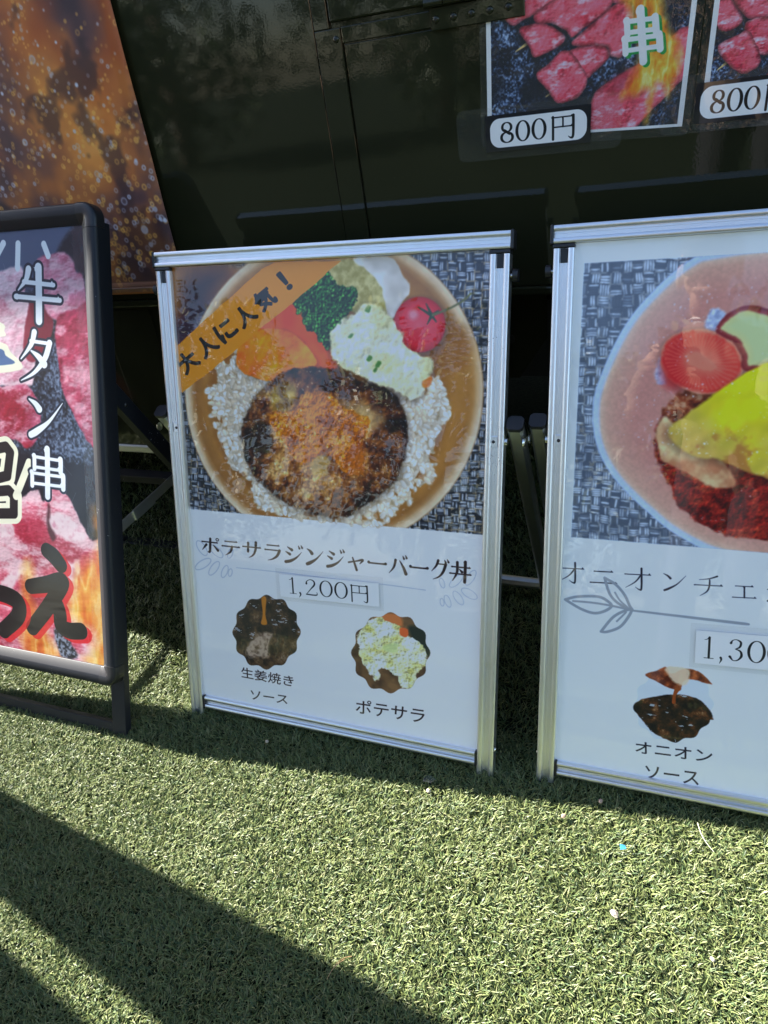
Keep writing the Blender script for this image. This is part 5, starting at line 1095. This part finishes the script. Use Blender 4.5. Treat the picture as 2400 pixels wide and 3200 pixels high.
def photographer():
    base = np.array((1.06, -1.30, 0.0)); SK, JK, TR, SH = 0, 1, 2, 3
    fwd = -RB[:, 2]; up = RB[:, 1]; rt = RB[:, 0]
    ph = CAM - fwd * .016 - up * .045 + rt * .020            # middle of the phone, just behind the lens
    C = []                                                  # (a, b, ra, rb, material)
    hd = np.array((1.00, -1.10, 1.44)); fd = np.array((-.22, .93, -.28)); fd /= np.linalg.norm(fd)
    hu = np.array((0, 0, 1.)) - fd * np.dot((0, 0, 1.), fd); hu /= np.linalg.norm(hu); hr = np.cross(fd, hu)
    C += [(hd + hu * .035 - fd * .012, hd + hu * .030 + fd * .012, .088, .084, SK), (hd - hu * .045 + fd * .022, hd - hu * .075 + fd * .046, .062, .046, SK), (hd - hu * .02 + fd * .03, hd + hu * .01 + fd * .03, .070, .072, SK)]
    C += [(hd + fd * .098 + hu * .018, hd + fd * .114 - hu * .018, .009, .014, SK), (hd - hr * .030 + fd * .095 - hu * .058, hd + hr * .030 + fd * .095 - hu * .058, .007, .007, SK), (hd - hr * .020 + fd * .092 - hu * .068, hd + hr * .020 + fd * .092 - hu * .068, .008, .008, SK)]
    for s in (-1, 1): C += [(hd + hr * s * .088 + hu * .020, hd + hr * s * .090 - hu * .022, .014, .011, SK), (hd + hr * s * .045 + fd * .078 - hu * .012, hd + hr * s * .040 + fd * .084 - hu * .020, .018, .016, SK)]
    nk = np.array((1.03, -1.17, 1.30)); C += [(hd - hu * .07 - fd * .03, nk, .052, .060, SK)]
    ch = np.array((1.05, -1.22, 1.14)); wa = np.array((1.08, -1.34, .92)); pv = np.array((1.09, -1.37, .82))
    ax = np.array((.95, .25, 0)); ax /= np.linalg.norm(ax)
    for s in (-1, 1): C += [(ch + ax * s * .07 + (0, 0, .06), wa + ax * s * .055, .115, .105, JK), (wa + ax * s * .055, pv + ax * s * .06, .105, .115, JK), (nk - (0, 0, .02), ch + ax * s * .165 + (0, 0, .085), .062, .066, JK)]
    C += [(nk - (0, .0, .03), ch, .075, .125, JK)]
    hands = []
    for s in (-1, 1):
        sh = ch + ax * s * .175 + (0, 0, .08); wr = ph + rt * s * .075 - up * .055 - fwd * .030; el = (sh + wr) / 2 + np.array((s * .07, -.03, -.19)); hands.append((s, wr))
        C += [(sh, el, .062, .050, JK), (el, wr - (wr - el) * .10, .049, .036, JK), (wr - (wr - el) * .14, wr, .029, .026, SK)]
        pm = ph + rt * s * .052 - up * .030 - fwd * .020; C += [(wr, pm, .026, .024, SK), (wr + up * .015, pm + up * .018, .020, .020, SK)]
        for k, (L_, o) in enumerate(((.046, .036), (.052, .016), (.050, -.004), (.040, -.024))):
            r0 = pm + up * o; r1 = r0 + fwd * .014 + rt * s * .004; r2 = r1 - rt * s * (L_ - .022) + fwd * .003
            C += [(r0, r1, .0095, .0088, SK), (r1, r2, .0088, .0072, SK)]
        th0 = wr + up * .020 - fwd * .004; th1 = ph + rt * s * .050 - fwd * .026 + up * .012; th2 = ph + rt * s * .024 - fwd * .018 + up * .020
        C += [(th0, th1, .013, .011, SK), (th1, th2, .011, .008, SK)]
    for s in (-1, 1):
        hp = pv + ax * s * .085; kn = np.array((1.08, -1.34, .46)) + ax * s * .10; an = np.array((1.08, -1.40, .09)) + ax * s * .11
        C += [(hp, kn, .095, .065, TR), (kn, an, .063, .045, TR), (an + (0, -.03, -.045), an + np.array((-.03, .15, -.055)), .042, .036, SH)]
    V_, F_ = [], []
    for a, b, ra, rb, _ in C:
        v, f = capsule_pts(a, b, ra, rb); o = len(V_); V_ += [q - base for q in v]; F_ += [tuple(i + o for i in q) for q in f]
    me = mesh('body', V_, F_); tmp = bpy.data.objects.new('tmp', me); COL.objects.link(tmp)
    md = tmp.modifiers.new('r', 'REMESH'); md.mode = 'VOXEL'; md.voxel_size = .0052; md.use_smooth_shade = True
    ms = tmp.modifiers.new('s', 'SMOOTH'); ms.factor = .5; ms.iterations = 3
    dg = bpy.context.evaluated_depsgraph_get(); bm_ = bpy.data.meshes.new_from_object(tmp.evaluated_get(dg)); bpy.data.objects.remove(tmp)
    for nme, c, r in (('skin', (.46, .27, .19), .5), ('tan_jacket', (.22, .15, .10), .85), ('dark_trousers', (.03, .03, .04), .8), ('brown_shoes', (.06, .035, .02), .5)):
        bm_.materials.append(mat(nme, c, r)[0])
    n = len(bm_.polygons); cen = np.empty(n * 3); bm_.polygons.foreach_get('center', cen); cen = cen.reshape(-1, 3) + base
    best = np.full(n, 1e9); idx = np.zeros(n, np.int32)
    for a, b, ra, rb, m_ in C:
        a, b = np.array(a, float), np.array(b, float); e = b - a; t = np.clip(((cen - a) @ e) / (e @ e), 0, 1); d = np.linalg.norm(cen - a - t[:, None] * e, axis=1) - (ra + (rb - ra) * t)
        k = d < best; best[k] = d[k]; idx[k] = m_
    bm_.polygons.foreach_set('material_index', idx); bm_.polygons.foreach_set('use_smooth', np.ones(n, bool)); bm_.name = 'body'
    E_ = tag(empty('person', Matrix.Translation(tuple(base))), 'person in tan jacket and dark cap holding up a phone, mirrored in right-hand sign', 'person')
    link('body', bm_, None, E_)
    for s in (-1, 1):
        ey = link('eye', cyl_mesh('eye', hd + hr * s * .033 + fd * .0905 + hu * .006 - base, fd, .011, .001, 14, .009, .003), mat('eye_white', (.7, .7, .68), .3)[0], E_)
        link('iris', cyl_mesh('iris', hd + hr * s * .033 + fd * .0945 + hu * .006 - base, fd, .0045, .0008, 12), M_BLACK, ey)
        v, f = capsule_pts(hd + hr * s * .020 + fd * .094 + hu * .026 - base, hd + hr * s * .050 + fd * .086 + hu * .026 - base, .0045, .003, 8, 3); link('eyebrow', mesh('eyebrow', v, f, 60), M_BLACK, E_)
    # cap with peak, collar
    V_, F_ = [], []; N = 20
    for k, q in enumerate(np.linspace(.10, math.pi / 2, 7)):
        V_ += [hd + hu * (.048 + .088 * math.cos(q)) + .103 * math.sin(q) * (fd * math.cos(2 * math.pi * i / N) + hr * .94 * math.sin(2 * math.pi * i / N)) - base for i in range(N)]
        if k: F_ += [((k - 1) * N + i, (k - 1) * N + (i + 1) % N, k * N + (i + 1) % N, k * N + i) for i in range(N)]
    F_.append(tuple(range(N - 1, -1, -1))); cap = link('cap', mesh('cap', V_, F_, 60), mat('navy_cap', (.02, .025, .05), .8)[0], E_); shell(cap, .004)
    V_, F_ = [], []
    for i in range(13):
        a = -1.1 + 2.2 * i / 12
        for r in (.098, .098 + .062 * math.cos(a) ** .6): V_.append(hd + hu * (.046 - (.012 if r > .1 else 0)) + r * fd * math.cos(a) + r * hr * math.sin(a) - base)
    F_ = [(2 * i, 2 * i + 1, 2 * i + 3, 2 * i + 2) for i in range(12)]; pk = link('peak', mesh('peak', V_, F_, 60), M_BLACK, cap); shell(pk, .004)
    V_, F_ = [], []
    for i in range(17):
        a = 2 * math.pi * i / 16
        for r, z in ((.066, .0), (.060, .045), (.080, .020)): V_.append(nk + np.array((r * math.cos(a), r * 1.05 * math.sin(a), z - .012 * math.sin(a))) - base)
    for i in range(16): F_ += [(3 * i, 3 * i + 1, 3 * i + 4, 3 * i + 3), (3 * i + 1, 3 * i + 2, 3 * i + 5, 3 * i + 4)]
    co = link('collar', mesh('collar', V_, F_, 60), mat('white_collar', (.75, .75, .73), .7)[0], E_); shell(co, .003)
    # phone, held in both hands
    Mp = Matrix([[rt[i], up[i], -fwd[i], ph[i]] for i in range(3)] + [[0, 0, 0, 1]]); P_ = tag(empty('phone', Mp), 'dark phone held up in both hands of the photographer', 'phone')
    link('phone_body', box_mesh('phone_body', (-.036, -.075, -.004), (.036, .075, .004), .003), M_BLACK, P_)
    link('camera_bump', box_mesh('camera_bump', (-.034, .030, -.0058), (.006, .071, -.0041), .001), M_DARK, P_)
photographer()

# ------------------------------------------------------------------ trees across the way, behind the photographer
def leaf_mat(name, col):
    m, t, b = mat(name, col, .5); oi = node(t, 'ShaderNodeTexNoise', Scale=3.0); tc = node(t, 'ShaderNodeTexCoord'); t.links.new(tc.outputs['Object'], oi.inputs['Vector'])
    t.links.new(ramp(t, oi.outputs[0], [(.3, tuple(c * .6 for c in col)), (.7, tuple(c * 1.4 for c in col))]), b.inputs['Base Color']); return m
M_BARK = mat('bark', (.09, .065, .045), .9)[0]
def tree(x, y, h, r, col, label, seed):
    g = np.random.default_rng(seed); E_ = tag(empty('tree', Matrix.Translation((x, y, 0))), label, 'tree', 'trees behind the photographer')
    V_, F_ = [], []
    def limb(a, b, ra, rb):
        v, f = capsule_pts(a, b, ra, rb, 8, 3); o = len(V_); V_.extend(v); F_.extend([tuple(i + o for i in q) for q in f])
    limb((0, 0, 0), (.1, .05, h * .55), .16, .08)
    cl = []
    for k in range(24):
        a = g.uniform(0, 6.28); z = h * g.uniform(.10, .95); q = r * math.sqrt(max(.25, 1 - ((z / h - .5) / .55) ** 2)) * g.uniform(.45, .95)
        p = np.array((q * math.cos(a), q * math.sin(a), z)); limb((.08, .04, min(z * .7, h * .5)), p, .05, .015); cl.append((p, r * g.uniform(.28, .5)))
    link('trunk', mesh('trunk', V_, F_, 50), M_BARK, E_)
    n = 7500; k = g.integers(0, len(cl), n); c = np.array([q[0] for q in cl])[k]; rr = np.array([q[1] for q in cl])[k]
    d = g.normal(size=(n, 3)); d /= np.linalg.norm(d, axis=1)[:, None]; p = c + d * (rr * g.uniform(.2, 1, n) ** .5)[:, None]
    a = g.normal(size=(n, 3)); a /= np.linalg.norm(a, axis=1)[:, None]; b = np.cross(a, d); b /= np.linalg.norm(b, axis=1)[:, None] + 1e-6; s = g.uniform(.05, .11, n)[:, None]
    V4 = np.stack([p - a * s, p + b * s * .5, p + a * s, p - b * s * .5], 1).reshape(-1, 3)
    me = bpy.data.meshes.new('crown'); me.from_pydata(V4.tolist(), [], np.arange(n * 4).reshape(n, 4).tolist()); link('crown', me, leaf_mat('leaves', col), E_)
for i, (x, y, h, r, col, lb) in enumerate(((-6.5, -9.0, 4.6, 1.9, (.05, .085, .02), 'dark green tree far behind at the left of the row'), (-2.6, -10.5, 5.2, 2.2, (.06, .09, .02), 'tall bushy tree left of the middle of the row'),
        (1.0, -9.5, 4.4, 1.9, (.075, .09, .02), 'yellowish green tree straight behind the photographer'), (4.3, -8.5, 4.2, 1.8, (.05, .08, .02), 'low dark tree at the right of the row'))):
    tree(x, y, h, r, col, lb, 40 + i)
